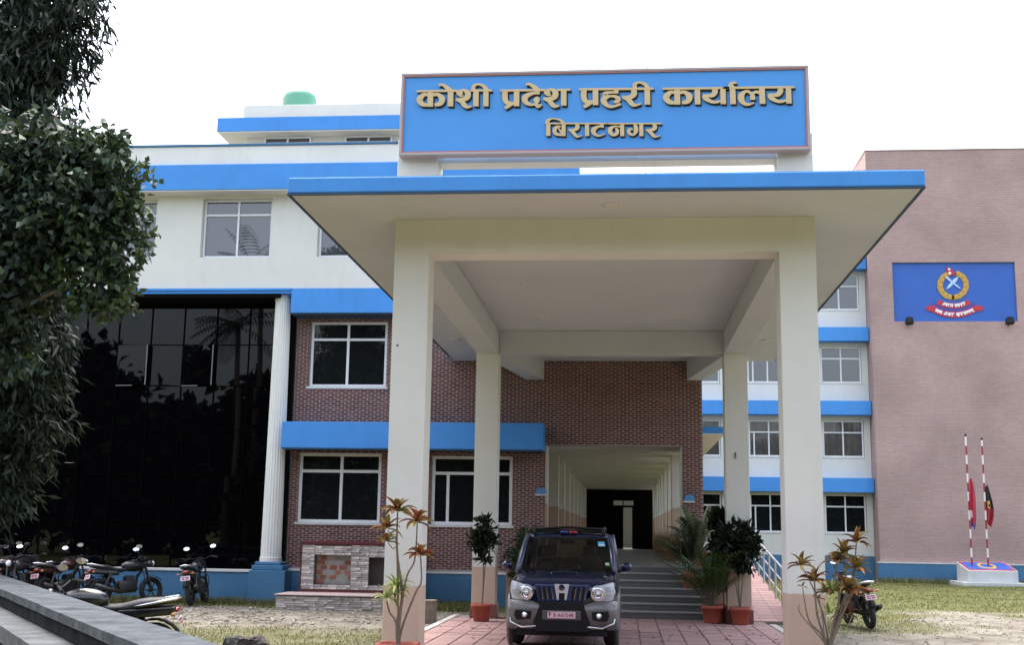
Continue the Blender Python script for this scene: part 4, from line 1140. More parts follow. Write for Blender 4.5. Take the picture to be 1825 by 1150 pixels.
# roof, pillars, glass
roof = MB().smooth(); V = []; F = []
RS = [(-.12, .665, 1.665), (.06, .695, 1.725), (.6, .71, 1.755), (1.5, .71, 1.75), (2.05, .68, 1.70)]
for (y, w, z) in RS:
    V += [(-w - .03, y, z - .06), (-w, y, z - .01), (-w * .6, y, z + .012), (0, y, z + .018), (w * .6, y, z + .012), (w, y, z - .01), (w + .03, y, z - .06), (0, y, z - .05)]
for i in range(len(RS) - 1):
    for j in range(8): F.append((i * 8 + j, i * 8 + (j + 1) % 8, (i + 1) * 8 + (j + 1) % 8, (i + 1) * 8 + j))
F.append(tuple(range(7, -1, -1))); F.append(tuple(range(len(V) - 8, len(V))))
roof.add(V, F).build('roof', M['paint'], car, local=True, subsurf=1)
M['pillar'] = mat('pillar_edge_blue', (.012, .03, .10), .3, coat=1.0)
for s in (-1, 1):
    for (a, c, w) in (((.80, -.78, 1.10), (.70, -.10, 1.685), .042), ((.82, .45, 1.11), (.73, .42, 1.71), .05), ((.82, 1.35, 1.11), (.73, 1.28, 1.71), .05), ((.79, 2.18, 1.10), (.69, 2.0, 1.68), .06)):
        a = (s * a[0], a[1], a[2]); c = (s * c[0], c[1], c[2])
        MB().smooth().tube([a, ((a[0] + c[0]) / 2 + s * .012, (a[1] + c[1]) / 2, (a[2] + c[2]) / 2 + .01), c], w, 8).build('pillar', M['pillar'], car, local=True)
    # chrome window line on the windscreen pillar
    MB().tube([(s * .845, -.80, 1.10), (s * .80, -.46, 1.42), (s * .742, -.12, 1.665)], .011, 6).build('pillar_trim', M['chrome'], car, local=True)
    for (y0, y1, y2, y3) in ((-.70, .40, .37, -.03), (.50, 1.30, 1.23, .47), (1.40, 2.12, 1.95, 1.33)):
        MB().quad((s * .815, y0, 1.125), (s * .815, y1, 1.125), (s * .725, y2, 1.69), (s * .725, y3, 1.69)).build('side_window', M['carglass'], car, local=True)
ws = MB().smooth(); n = 8; V = []
for i in range(n + 1):
    u = -1 + 2 * i / n
    V += [(u * .775, -.81 - .07 * (1 - u * u), 1.105 + .03 * (1 - u * u)), (u * .675, -.12 - .05 * (1 - u * u), 1.675)]
ws.add(V, [(2 * i, 2 * i + 2, 2 * i + 3, 2 * i + 1) for i in range(n)])
wso = ws.build('windscreen', M['carglass'], car, local=True)
MB().quad((-.74, 2.19, 1.15), (.74, 2.19, 1.15), (.65, 2.03, 1.64), (-.65, 2.03, 1.64)).build('rear_window', M['carglass'], car, local=True)
def on_screen(u, t, off=.012):
    x = u * (.775 + (.675 - .775) * t); y = -.81 - .07 * (1 - u * u) + (.70) * t; z = 1.12 + .555 * t
    return (x, y - off, z + off * .5)
M['stick_b'] = mat('sticker_blue', (.10, .45, .75), .5); M['stick_g'] = mat('sticker_green', (.35, .62, .35), .5)
MB().quad(on_screen(.74, .72), on_screen(.91, .72), on_screen(.91, .86), on_screen(.74, .86)).build('sticker', M['stick_b'], wso, local=True)
MB().quad(on_screen(.76, .735, .016), on_screen(.89, .735, .016), on_screen(.89, .78, .016), on_screen(.76, .78, .016)).build('sticker', M['emwhite'], wso, local=True)
MB().quad(on_screen(.86, .18), on_screen(.95, .18), on_screen(.95, .25), on_screen(.86, .25)).build('sticker', M['stick_g'], wso, local=True)
for s in (-1, 1):
    MB().tube([on_screen(s * .12 - .1, .0, .03), on_screen(s * .12 + .42, .05, .03)], .009, 6).build('wiper', M['blackpl'], car, local=True)
# interior
MB().box(-.74, .74, -.70, -.28, .90, 1.115).build('dashboard', M['blackpl'], car, local=True, bevel=.03)
MB().torus((-.36, -.22, 1.12), .17, .016, 'y').build('steering_wheel', M['blackpl'], car, local=True)
for x in (-.36, .36):
    MB().box(x - .22, x + .22, .28, .42, .75, 1.34).box(x - .12, x + .12, .30, .38, 1.345, 1.52).box(x - .24, x + .24, -.1, .28, .65, .80).build('seat', M['seat'], car, local=True, bevel=.03)
MB().box(-.62, .62, 1.2, 1.32, .75, 1.30).box(-.62, .62, .8, 1.2, .65, .8).build('rear_seat', M['seat'], car, local=True, bevel=.03)
MB().box(-.12, .12, -.26, -.23, 1.56, 1.62).build('rear_view_mirror', M['blackpl'], car, local=True)
MB().box(.0, .16, -.66, -.60, 1.118, 1.145).build('dash_papers', M['emwhite'], car, local=True)
MB().lathe([(.025, 1.116), (.03, 1.14), (.015, 1.17), (.02, 1.19), (0, 1.21)], 10, (.21, -.6, 0)).build('dash_idol', M['gold'], car, local=True)
# roof rails and crossbar, beacon
for s in (-1, 1):
    MB().smooth().tube([(s * .60, .02, 1.72), (s * .60, .12, 1.80), (s * .61, .8, 1.835), (s * .61, 1.6, 1.82), (s * .60, 1.9, 1.72)], .026, 8).build('roof_rail', M['blackpl'], car, local=True)
MB().smooth().tube([(-.61, .15, 1.808), (0, .12, 1.835), (.61, .15, 1.808)], .022, 8).build('roof_crossbar', M['blackpl'], car, local=True)
MB().box(-.62, .62, .13, .17, 1.74, 1.80).build('roof_deflector', M['blackpl'], car, local=True, bevel=.012)
bc = MB().box(-.15, .15, -.02, .08, 1.72, 1.735).build('beacon', M['blackpl'], car, local=True)
MB().smooth().ball((-.075, .0, 1.752), (.072, .05, .028)).build('blue_dome', mat('beacon_blue', (.02, .03, .35), .2, coat=1.0), bc, local=True)
MB().smooth().ball((.078, .0, 1.752), (.072, .05, .028)).build('red_dome', mat('beacon_red', (.40, .01, .015), .2, coat=1.0), bc, local=True)
# nose: grille, lamps, bumper
def FYc(x): return -2.085 + .10 * (abs(x) / .8) ** 2 
gr = MB()
gr.prism([(-.43, .955), (-.36, .70), (.36, .70), (.43, .955)][::-1], -2.125, -2.03)
gro = gr.build('grille', M['grille_blue'], car, local=True, bevel=.012)
for x in (-.335, -.255, -.175, .175, .255, .335):
    w = .026; lean = .028 * (1 if x > 0 else -1)
    MB().prism([(x - w + lean * .6, .925), (x - w - lean * .4, .725), (x + w - lean * .4, .725), (x + w + lean * .6, .925)][::-1], -2.131, -2.10).build('slot', M['blackpl'], gro, local=True)
    MB().prism([(x + w + lean * .6, .915), (x + w - lean * .4, .735), (x + w + .007 - lean * .4, .735), (x + w + .007 + lean * .6, .915)][::-1], -2.134, -2.10).build('slot_chrome', M['chrome'], gro, local=True)
MB().prism([(-.115, .965), (-.075, .73), (-.045, .73), (-.045, .83), (.045, .83), (.045, .73), (.075, .73), (.115, .965)][::-1], -2.15, -2.10).build('centre_bar', M['bright'], gro, local=True, bevel=.004)
MB().box(-.042, .042, -2.14, -2.10, .732, .826).build('centre_slot', M['blackpl'], gro, local=True)
bdg = MB().torus((0, -2.153, .915), .045, .007, 'y', 20, 6).build('badge', M['chrome'], gro, local=True)
MB().lathe([(.04, -2.152), (.03, -2.157), (0, -2.158)], 16, (0, 0, .915), 'y').build('badge_disc', M['paint'], bdg, local=True)
for s in (-1, 1):
    hl = MB().smooth().prism([(s * .455, .905), (s * .445, .80), (s * .50, .725), (s * .64, .705), (s * .79, .725), (s * .825, .86), (s * .80, 1.00), (s * .72, .985), (s * .62, .955), (s * .52, .945)][::1 if s < 0 else -1], -2.10, -1.86)
    for i, v in enumerate(hl.v):     # lamp wraps round the corner
        hl.v[i] = (v[0], v[1] + .15 * max(0, (abs(v[0]) - .46) / .36) ** 1.6, v[2])
    h = hl.build('headlight', M['lens'], car, local=True, bevel=.012)
    MB().smooth().lathe([(.0, -2.075), (.05, -2.085), (.098, -2.118), (.106, -2.06)], 24, (s * .555, 0, .825), 'y').build('lamp_bowl', M['reflector'], h, local=True)
    MB().smooth().ball((s * .555, -2.105, .825), (.034, .02, .034)).build('lamp_bulb', M['chrome'], h, local=True)
    MB().torus((s * .555, -2.108, .825), .105, .007, 'y', 24, 6).build('lamp_ring', M['chrome'], h, local=True)
    for q in range(3): MB().box(min(s * .69, s * .765), max(s * .69, s * .765), -2.075 + .03 * q * 0, -2.04, .80 + q * .06, .805 + q * .06).build('lens_rib', M['silver'], h, local=True)
bp_ = MB().smooth(); V = []; F = []
prof = [(.72, .0), (.70, -.06), (.56, -.075), (.40, -.055), (.29, .0), (.27, .05)]
xs_ = [-.875, -.83, -.70, -.50, -.30, 0, .30, .50, .70, .83, .875]
for x in xs_:
    a = abs(x)
    for (z, dy) in prof:
        y = -2.08 + .17 * max(0, (a - .42) / .455) ** 2.2 + dy * (1 if a < .86 else .3)
        zz = z if a > .45 else (z - .06 if z > .65 else z)
        V.append((x, y, zz))
np_ = len(prof)
for i in range(len(xs_) - 1):
    for j in range(np_ - 1): F.append((i * np_ + j, i * np_ + j + 1, (i + 1) * np_ + j + 1, (i + 1) * np_ + j))
for s, i in ((-1, 0), (1, len(xs_) - 1)):
    base = len(V); V += [(s * .885, -1.55, .70), (s * .885, -1.55, .36)]
    F.append((i * np_ + 1, i * np_ + 3, base + 1, base)); F.append((i * np_ + 3, i * np_ + 4, base + 1))
bpo = bp_.add(V, F).build('bumper', M['silver'], car, local=True)
sol = bpo.modifiers.new('solid', 'SOLIDIFY'); sol.thickness = .02
MB().prism([(-.33, .70), (-.36, .60), (-.44, .40), (-.42, .255), (.42, .255), (.44, .40), (.36, .60), (.33, .70)][::-1], -2.168, -2.08).build('bumper_intake', M['blackpl'], car, local=True, bevel=.01)
MB().box(-.30, .30, -2.178, -2.12, .43, .575).build('plate_carrier', M['carrier'], car, local=True, bevel=.012)
for s in (-1, 1):
    MB().prism([(s * .345, .69), (s * .37, .60), (s * .84, .66), (s * .84, .715)][::1 if s < 0 else -1], -2.03, -1.98).build('bumper_shelf', M['bright'], car, local=True, bevel=.006)
    MB().prism([(s * .46, .56), (s * .48, .44), (s * .70, .42), (s * .74, .50), (s * .72, .57)][::1 if s < 0 else -1], -2.155, -2.02).build('fog_recess', M['blackpl'], car, local=True, bevel=.008)
    MB().smooth().lathe([(.0, -2.166), (.03, -2.165), (.044, -2.157), (.046, -2.12)], 16, (s * .575, 0, .50), 'y').build('fog_lamp', M['reflector'], car, local=True)
    mb = MB().smooth(); V = [(s * .84, -1.93, .705), (s * .84, -1.95, .55), (s * .80, -2.03, .385), (s * .62, -2.125, .315), (s * .40, -2.165, .335)]
    mb.tube(V, .017, 6).build('bumper_bead', M['chrome'], car, local=True)
MB().box(-.70, .70, -2.05, -1.7, .19, .29).build('skid_plate', M['blackpl'], car, local=True)
npl = MB().box(-.215, .215, -2.19, -2.179, .455, .56).build('number_plate', M['plate'], car, local=True)
def text_mesh(name, body, size, material, parent, loc, rot=(math.pi / 2, 0, 0), extrude=.0015, align='CENTER', local=True):
    cu = bpy.data.curves.new(name, 'FONT'); cu.body = body; cu.size = size; cu.extrude = extrude; cu.align_x = align; cu.align_y = 'CENTER'; cu.offset = .0015; cu.resolution_u = 3
    o = bpy.data.objects.new(name, cu); COL.objects.link(o)
    dg = bpy.context.evaluated_depsgraph_get(); me = bpy.data.meshes.new_from_object(o.evaluated_get(dg))
    bpy.data.objects.remove(o); me.materials.clear(); me.materials.append(material)
    q = link(name, me, parent, local); q.location = loc; q.rotation_euler = rot
    return q
text_mesh('plate_lettering', 'B AA7548', .076, M['plate_txt'], npl, (.03, -2.1905, .503))
MB().box(-.195, -.168, -2.1925, -2.1895, .50, .545).box(-.205, -.155, -2.193, -2.1895, .538, .546).box(-.186, -.176, -2.193, -2.1895, .47, .50).build('plate_symbol', M['plate_txt'], npl, local=True)
MB().box(-.205, .205, -2.1915, -2.1895, .4575, .4605).box(-.205, .205, -2.1915, -2.1895, .5545, .5575).build('plate_rule', M['plate_txt'], npl, local=True)
# mirrors, mud flaps, wheels, side cladding
for s in (-1, 1):
    mr = MB().smooth().ball((s * 1.00, -.60, 1.20), (.095, .07, .075), 14, 10).build('door_mirror', M['paint'], car, local=True)
    MB().tube([(s * .86, -.62, 1.12), (s * .95, -.60, 1.16)], .028, 8).build('mirror_arm', M['blackpl'], mr, local=True)
    MB().box(s * .885 if s > 0 else s * .905, s * .905 if s > 0 else s * .885, -1.0, 1.9, .42, .60).build('side_cladding', M['silver'], car, local=True)
    for y in (-1.40, 1.35):
        w = MB().smooth().torus((s * .74, y, .365), .262, .103, 'x', 36, 12, 1.05).build('wheel', M['rubber'], car, local=True)
        MB().smooth().lathe([(.20, s * .80), (.19, s * .835), (.06, s * .825), (0, s * .82)], 20, (0, y, .365), 'x').build('rim', M['silver'], w, local=True)
        for q in range(5):
            a = 2 * math.pi * q / 5
            MB().tube([(s * .84, y + .03 * math.cos(a), .365 + .03 * math.sin(a)), (s * .845, y + .18 * math.cos(a), .365 + .18 * math.sin(a))], .022, 6).build('spoke', M['silver'], w, local=True)
        MB().smooth().torus((s * .855, y, .40), .40, .035, 'x', 28, 8).build('wheel_arch', M['silver'], car, local=True)
MB().box(-.70, .70, -1.75, 2.0, .22, .34).build('chassis', M['blackpl'], car, local=True)
MB().tube([(-.62, -1.40, .365), (.62, -1.40, .365)], .05, 8).tube([(-.62, 1.35, .365), (.62, 1.35, .365)], .06, 8).build('axle', M['blackpl'], car, local=True)

# ---------------------------------------------------------------- motorcycles (built facing +y, tail towards -y)
M['moto'] = mat('motorcycle_black_paint', (.008, .008, .01), .3, coat=.6)
M['moto_red'] = mat('motorcycle_red_paint', (.035, .003, .004), .3, coat=1.0)
M['vinyl'] = mat('seat_vinyl', (.035, .034, .038), .6, bump=.1, bscale=90)
M['engine'] = mat('engine_alloy', (.05, .05, .05), .45, metal=.7)
M['mirror'] = mat('mirror_glass', (.92, .93, .95), .03, metal=1.0)
M['tail_red'] = mat('tail_lamp_red', (.35, .01, .015), .25, coat=1.0)
M['amber'] = mat('indicator_amber', (.40, .16, .06), .3)
M['mplate'] = mat('motorcycle_plate', (.70, .62, .68), .5)
def motorcycle(label, x, y, rz, lean=-7, tank='moto', mirrors=((-1, 0, 30), (1, 0, 0)), steer=18, rail='chrome', plate='mplate'):
    e = empty('motorcycle', label, 'motorcycle', (x, y, ground_z(x, y) + .008), 0, 'motorcycles parked in the yard')
    e.rotation_euler = Matrix.Rotation(R(rz), 3, 'Z').to_4x4() .to_3x3().to_euler() if not lean else (Matrix.Rotation(R(rz), 3, 'Z') @ Matrix.Rotation(R(lean), 3, 'Y')).to_euler()
    B = lambda mb, n, mt, p=e, **k: mb.build(n, M[mt], p, local=True, **k)
    for yy, nm in ((-.64, 'rear_wheel'), (.66, 'front_wheel')):
        w = B(MB().smooth().torus((0, yy, .30), .245, .055, 'x', 32, 10, 1.0), nm, 'rubber')
        B(MB().torus((0, yy, .30), .195, .014, 'x', 28, 6), 'rim', 'engine', w)
        sp = MB()
        for q in range(6):
            a = math.pi * q / 3; sp.tube([(0, yy, .30), (0, yy + .19 * math.cos(a), .30 + .19 * math.sin(a))], .014, 6)
        B(sp.tube([(-.07, yy, .30), (.07, yy, .30)], .04, 10), 'spokes', 'engine', w)
    B(MB().smooth().box(-.11, .11, -.22, .26, .26, .52), 'engine', 'engine', bevel=.05)
    B(MB().box(-.08, .08, -.02, .18, .50, .64), 'cylinder', 'engine', bevel=.015)
    B(MB().tube([(0, .52, .88), (0, .30, .60), (0, .25, .28), (0, -.2, .26), (0, -.30, .55), (0, -.62, .74)], .028, 8).tube([(0, .52, .92), (0, .05, .78), (0, -.32, .70)], .028, 8), 'frame', 'blackpl')
    B(MB().tube([(-.09, -.25, .36), (-.09, -.64, .30)], .022, 6).tube([(.09, -.25, .36), (.09, -.64, .30)], .022, 6), 'swing_arm', 'blackpl')
    for s in (-1, 1): B(MB().tube([(s * .12, -.60, .36), (s * .13, -.44, .68)], [.03, .026], 8), 'shock_absorber', 'engine')
    B(MB().smooth().ball((0, .20, .86), (.145, .30, .135), 16, 10), 'fuel_tank', tank)
    B(MB().smooth().add(*_seat()), 'seat', 'vinyl', subsurf=1)
    B(MB().smooth().hexa([(-.10, -.86, .70), (.10, -.86, .70), (.13, -.22, .64), (-.13, -.22, .64)], [(-.085, -.90, .80), (.085, -.90, .80), (.13, -.22, .76), (-.13, -.22, .76)]), 'tail_panel', tank, bevel=.02)
    gr_ = MB().smooth().tube([(-.135, -.42, .80), (-.145, -.70, .86), (-.11, -.90, .90), (0, -.945, .91), (.11, -.90, .90), (.145, -.70, .86), (.135, -.42, .80)], .017, 8)
    B(gr_, 'grab_rail', rail)
    B(MB().smooth().ball((0, -.90, .755), (.075, .04, .035)), 'tail_light', 'tail_red')
    for s in (-1, 1): B(MB().tube([(s * .05, -.86, .72), (s * .15, -.88, .72)], .008, 6).ball((s * .165, -.885, .72), (.038, .03, .024), 10, 6), 'indicator', 'amber')
    V = []; F = []
    for i in range(9):
        a = R(20 + i * 16); r_ = .345
        for xx in (-.07, .07): V.append((xx, -.64 - r_ * math.cos(a), .30 + r_ * math.sin(a)))
    F = [(2 * i, 2 * i + 1, 2 * i + 3, 2 * i + 2) for i in range(8)]
    o = B(MB().smooth().add(V, F), 'rear_mudguard', 'blackpl'); o.modifiers.new('s', 'SOLIDIFY').thickness = .008
    p = B(MB().box(-.105, .105, -.004, .004, -.05, .05), 'number_plate', plate); p.location = (0, -.945, .62); p.rotation_euler = (R(-18), 0, 0)
    B(MB().box(-.085, -.02, -.006, -.0045, .005, .03).box(-.005, .08, -.006, -.0045, .005, .03).box(-.08, -.01, -.006, -.0045, -.032, -.008).box(.01, .08, -.006, -.0045, -.032, -.008), 'plate_print', 'plate_txt', p)
    B(MB().smooth().tube([(.13, .10, .34), (.16, -.15, .26), (.17, -.35, .29), (.175, -.85, .42)], [.022, .024, .045, .05], 10), 'exhaust', 'engine')
    B(MB().tube([(-.13, .42, .32), (-.20, .38, .45), (-.20, .36, .62), (-.06, .40, .72)], .012, 6).tube([(.13, .42, .32), (.20, .38, .45), (.20, .36, .62), (.06, .40, .72)], .012, 6), 'crash_bar', 'engine')
    B(MB().tube([(-.24, -.02, .31), (.24, -.02, .31)], .014, 6).tube([(-.22, -.36, .40), (.22, -.36, .40)], .014, 6), 'foot_pegs', 'rubber')
    B(MB().tube([(-.10, -.05, .28), (-.24, .03, .01)], .012, 6), 'side_stand', 'steel')
    # steering assembly
    st = R(steer); cz, sz_ = math.cos(st), math.sin(st)
    def T(p): q = (p[0], p[1] - .58); return (q[0] * cz - q[1] * sz_, q[0] * sz_ + q[1] * cz + .58, p[2])
    fk = MB()
    for s in (-1, 1): fk.tube([T((s * .085, .66, .30)), T((s * .085, .50, .95))], .022, 8)
    f_ = B(fk, 'front_fork', 'engine')
    hb = B(MB().smooth().tube([T((-.36, .34, 1.02)), T((-.22, .44, 1.06)), T((-.08, .48, 1.0)), T((.08, .48, 1.0)), T((.22, .44, 1.06)), T((.36, .34, 1.02))], .013, 8), 'handlebar', 'blackpl')
    B(MB().tube([T((-.38, .33, 1.015)), T((-.26, .41, 1.05))], .019, 8).tube([T((.38, .33, 1.015)), T((.26, .41, 1.05))], .019, 8), 'grip', 'rubber', hb)
    B(MB().smooth().ball(T((0, .62, .90)), (.085, .09, .085), 14, 10), 'headlight', 'moto')
    B(MB().smooth().lathe([(0, .0), (.05, -.006), (.072, -.03)], 14, (T((0, .715, .90))[0], T((0, .715, .90))[1], .90), 'y'), 'headlight_lens', 'lens')
    B(MB().box(-.07, .07, .50, .56, .98, 1.06), 'instruments', 'blackpl', bevel=.015)
    V = []
    for i in range(8):
        a = R(15 + i * 18); r_ = .325
        for xx in (-.06, .06): V.append(T((xx, .66 - r_ * math.cos(a) * .9, .30 + r_ * math.sin(a))))
    o = B(MB().smooth().add(V, [(2 * i, 2 * i + 1, 2 * i + 3, 2 * i + 2) for i in range(7)]), 'front_mudguard', 'moto'); o.modifiers.new('s', 'SOLIDIFY').thickness = .008
    for (s, yaw, tilt) in mirrors:
        c = T((s * .30, .36, 1.28))
        m1 = B(MB().smooth().tube([T((s * .20, .44, 1.06)), T((s * .26, .42, 1.18)), c], .007, 6), 'mirror_stalk', 'blackpl')
        mh = B(MB().smooth().ball((0, 0.018, 0), (.078, .022, .048), 14, 8), 'mirror_shell', 'blackpl', m1)
        mg_ = B(MB().lathe([(.07, 0), (0, -.001)], 18, (0, -.003, 0), 'y', cap=False), 'mirror_glass', 'mirror', m1)
        for q in (mh, mg_): q.location = c; q.rotation_euler = (R(-tilt), 0, R(-rz + yaw))
        mg_.scale = (1, 1, .62)
    return e
def _seat():
    P = [(-.90, .06, .84, .90), (-.80, .10, .82, .905), (-.55, .13, .76, .90), (-.38, .13, .74, .865), (-.25, .14, .73, .815), (-.05, .11, .74, .81), (.02, .08, .76, .82)]
    V = []; F = []
    for (y, w, z0, z1) in P: V += [(-w, y, z0), (w, y, z0), (w * .92, y, z1 - .015), (0, y, z1), (-w * .92, y, z1 - .015)]
    for i in range(len(P) - 1):
        for j in range(5): F.append((i * 5 + j, i * 5 + (j + 1) % 5, (i + 1) * 5 + (j + 1) % 5, (i + 1) * 5 + j))
    F.append((4, 3, 2, 1, 0)); F.append(tuple(range(len(V) - 5, len(V))))
    return V, F
motorcycle('black motorcycle with a pale plate parked nearest the fluted column', -9.72, 27.25, 6, -8, mirrors=((-1, 20, 20), (1, 0, 18)), steer=14)
motorcycle('dark motorcycle turned askew beside the blue plinth, second from the fluted column', -11.35, 27.05, -36, -8, mirrors=((-1, 30, 10), (1, 20, -30)), steer=-25)
motorcycle('motorcycle with red side panels and pink plate, third from the fluted column', -12.75, 27.0, -16, -8, tank='moto_red', mirrors=((-1, 12, 12), (1, 25, -25)), steer=-15, plate='plate')
motorcycle('motorcycle parked nose towards the camera between two parked tail out', -13.3, 26.3, 172, 7, mirrors=((-1, 180, 0), (1, 180, 0)), steer=12)
motorcycle('leftmost motorcycle of the row with reddish tank and chrome trim', -14.25, 26.9, -24, -8, tank='moto_red', mirrors=((-1, 40, -20), (1, 25, -30)), steer=-10, plate='plate')
motorcycle('near motorcycle half hidden behind the stepped wall, showing seat and grab rail', -6.30, 14.35, 100, -6, mirrors=((-1, 60, 30), (1, 60, 30)), steer=-5)
motorcycle('motorcycle with round chrome headlight ring parked on the grass right of the portico', 4.58, 24.75, 8, -8, mirrors=((-1, 15, 20), (1, 0, -30)), steer=16)
motorcycle('dark motorcycle squeezed between the nose-out one and the leftmost of the row', -13.85, 27.1, -12, -8, mirrors=((-1, 25, 35), (1, 10, -35)), steer=10)
# ---------------------------------------------------------------- foliage helpers
def unit(v): return v / np.maximum(np.linalg.norm(v, axis=-1, keepdims=True), 1e-9)
def leaf_quads(P, D, Lg, Wd, rng, fold=.25, up=None):
    """diamond leaves: P base points, D directions, Lg lengths, Wd widths"""
    n = len(P)
    if up is None: up = unit(rng.normal(size=(n, 3)) + np.array([0, 0, .6]))
    side = unit(np.cross(D, up)); nor = np.cross(side, D)
    V = np.empty((n, 4, 3))
    V[:, 0] = P
    V[:, 1] = P + D * (Lg * .45)[:, None] + side * (Wd * .5)[:, None] + nor * (Wd * fold)[:, None]
    V[:, 2] = P + D * Lg[:, None]
    V[:, 3] = P + D * (Lg * .45)[:, None] - side * (Wd * .5)[:, None] + nor * (Wd * fold)[:, None]
    F = np.arange(n * 4).reshape(n, 4)
    return V.reshape(-1, 3), F
def crown(blobs, n_cl, per, Lg, Wd, cols, rng, droop=.3, spread=.16, shell=.55, hang=0.0):
    """leaves in small clusters spread through ellipsoid blobs (x,y,z,rx,ry,rz)"""
    B = np.array(blobs, float); vol = (B[:, 3] * B[:, 4] * B[:, 5]) ** .8; pr = vol / vol.sum()
    bi = rng.choice(len(B), n_cl, p=pr)
    d = unit(rng.normal(size=(n_cl, 3))); r = shell + (1 - shell) * rng.random(n_cl) ** .6
    r = np.where(rng.random(n_cl) < .25, rng.random(n_cl), r)
    C = B[bi, :3] + d * r[:, None] * B[bi, 3:6] * (1 + .12 * rng.normal(size=(n_cl, 1)))
    n = n_cl * per
    Cc = np.repeat(C, per, 0); out = np.repeat(d, per, 0)
    D = unit(out * .7 + rng.normal(size=(n, 3)) * .75 + np.array([0, 0, -droop]))
    P = Cc + rng.normal(size=(n, 3)) * spread * np.array([1, 1, .8])
    if hang: P[:, 2] -= rng.random(n) * hang
    L = Lg * rng.uniform(.65, 1.25, n); W = Wd * rng.uniform(.75, 1.2, n)
    V, F = leaf_quads(P, D, L, W, rng)
    cl = np.repeat(rng.integers(0, len(cols), n_cl), per)
    T = np.array(cols)[cl] * np.repeat(rng.uniform(.7, 1.3, (n_cl, 1)), per, 0) * rng.uniform(.8, 1.2, (n, 1))
    return V, F, T
def blade_strip(base, d0, length, width, droop, segs=5, up=(0, 0, 1), roll=0.0, vfold=.35):
    """one arching strap leaf: returns verts, quads (two strips with a keel)"""
    p = Vector(base); d = Vector(d0).normalized(); V = []; F = []
    for i in range(segs + 1):
        t = i / segs
        w = width * (.35 + 1.3 * math.sin(math.pi * min(.12 + t * .72, 1)) ) * (1 - t ** 4) * .6
        side = d.cross(Vector(up)); side = side.normalized() if side.length > 1e-4 else Vector((1, 0, 0))
        nor = side.cross(d)
        V += [p + side * w / 2 + nor * w * vfold, p.copy(), p - side * w / 2 + nor * w * vfold]
        p = p + d * (length / segs); d = (d + Vector((0, 0, -droop / segs * (1 + t)))).normalized()
    for i in range(segs): F += [(3 * i, 3 * i + 1, 3 * i + 4, 3 * i + 3), (3 * i + 1, 3 * i + 2, 3 * i + 5, 3 * i + 4)]
    return V, F
class LB:
    def __init__(s): s.V = []; s.F = []; s.T = []
    def add(s, V, F, col, tip=None):
        n = len(s.V); s.V += [tuple(v) for v in V]
        for i, f in enumerate(F):
            s.F.append([k + n for k in f]); u = i / max(len(F) - 1, 1)
            s.T.append(col if tip is None else tuple(col[k] * (1 - u) + tip[k] * u for k in range(3)))
        return s
    def build(s, name, parent, local=True): return link(name, fast_mesh(name, s.V, s.F, M['leaf'], True, s.T), parent, local)
def rnd_dir(el0, el1):
    a = random.uniform(0, 2 * math.pi); e = R(random.uniform(el0, el1)); return (math.cos(a) * math.cos(e), math.sin(a) * math.cos(e), math.sin(e))

def pot(parent, r0=.15, r1=.20, h=.33, name='pot'):
    p = MB().smooth(); n = 4
    prof = [(r0 * .96, .0), (r0, .02), (r1 * .93, h - .07), (r1, h - .068), (r1 * 1.02, h), (r1 * .88, h), (r1 * .84, h - .05)]
    V = []; F = []
    for (r_, z) in prof:
        for k in range(32):
            a = 2 * math.pi * k / 32; c, s_ = math.cos(a), math.sin(a); q = 1 / max(abs(c) ** 4 + abs(s_) ** 4, 1e-6) ** .25
            V.append((r_ * c * q, r_ * s_ * q, z))
    for i in range(len(prof) - 1):
        for k in range(32): F.append((i * 32 + k, i * 32 + (k + 1) % 32, (i + 1) * 32 + (k + 1) % 32, (i + 1) * 32 + k))
    F.append(tuple(range(31, -1, -1)))
    o = p.add(V, F).build(name, M['terra'], parent, local=True)
    for z in (h * .35, h * .55):
        pass
    MB().lathe([(r1 * .92, h - .045), (0, h - .03)], 16, (0, 0, 0), cap=False).build('potting_soil', M['soil'], o, local=True)
    return o

# tall red-leaved cordylines in front of the two front columns
def rosette(lb, c, n, L, W, cols, tilt=(0, 0, 1)):
    t = Vector(tilt).normalized()
    for i in range(n):
        e = -15 + 85 * (i / n) + random.uniform(-10, 10); a = i * 2.4 + random.uniform(-.3, .3)
        d = Vector((math.cos(a) * math.cos(R(e)), math.sin(a) * math.cos(R(e)), math.sin(R(e))))
        d = (d + t * .3).normalized(); k = random.uniform(.75, 1.15)
        col, tip = random.choice(cols); f = random.uniform(.75, 1.25)
        V, F = blade_strip(Vector(c) + d * .01, d, L * k, W * random.uniform(.8, 1.2), random.uniform(.5, 1.3), 6)
        lb.add(V, F, tuple(x * f for x in col), tuple(x * f for x in tip))
RED = [((.20, .055, .025), (.42, .16, .05)), ((.30, .10, .03), (.50, .24, .07)), ((.12, .05, .02), (.28, .10, .04)), ((.16, .16, .03), (.40, .26, .06)), ((.13, .20, .035), (.30, .22, .05))]
DRK = [((.09, .028, .018), (.22, .07, .03)), ((.16, .06, .02), (.32, .15, .045)), ((.06, .05, .015), (.20, .13, .03)), ((.22, .16, .04), (.42, .30, .09))]
GRN = [((.20, .30, .05), (.40, .48, .12)), ((.30, .40, .09), (.48, .50, .18)), ((.13, .25, .04), (.30, .42, .09))]
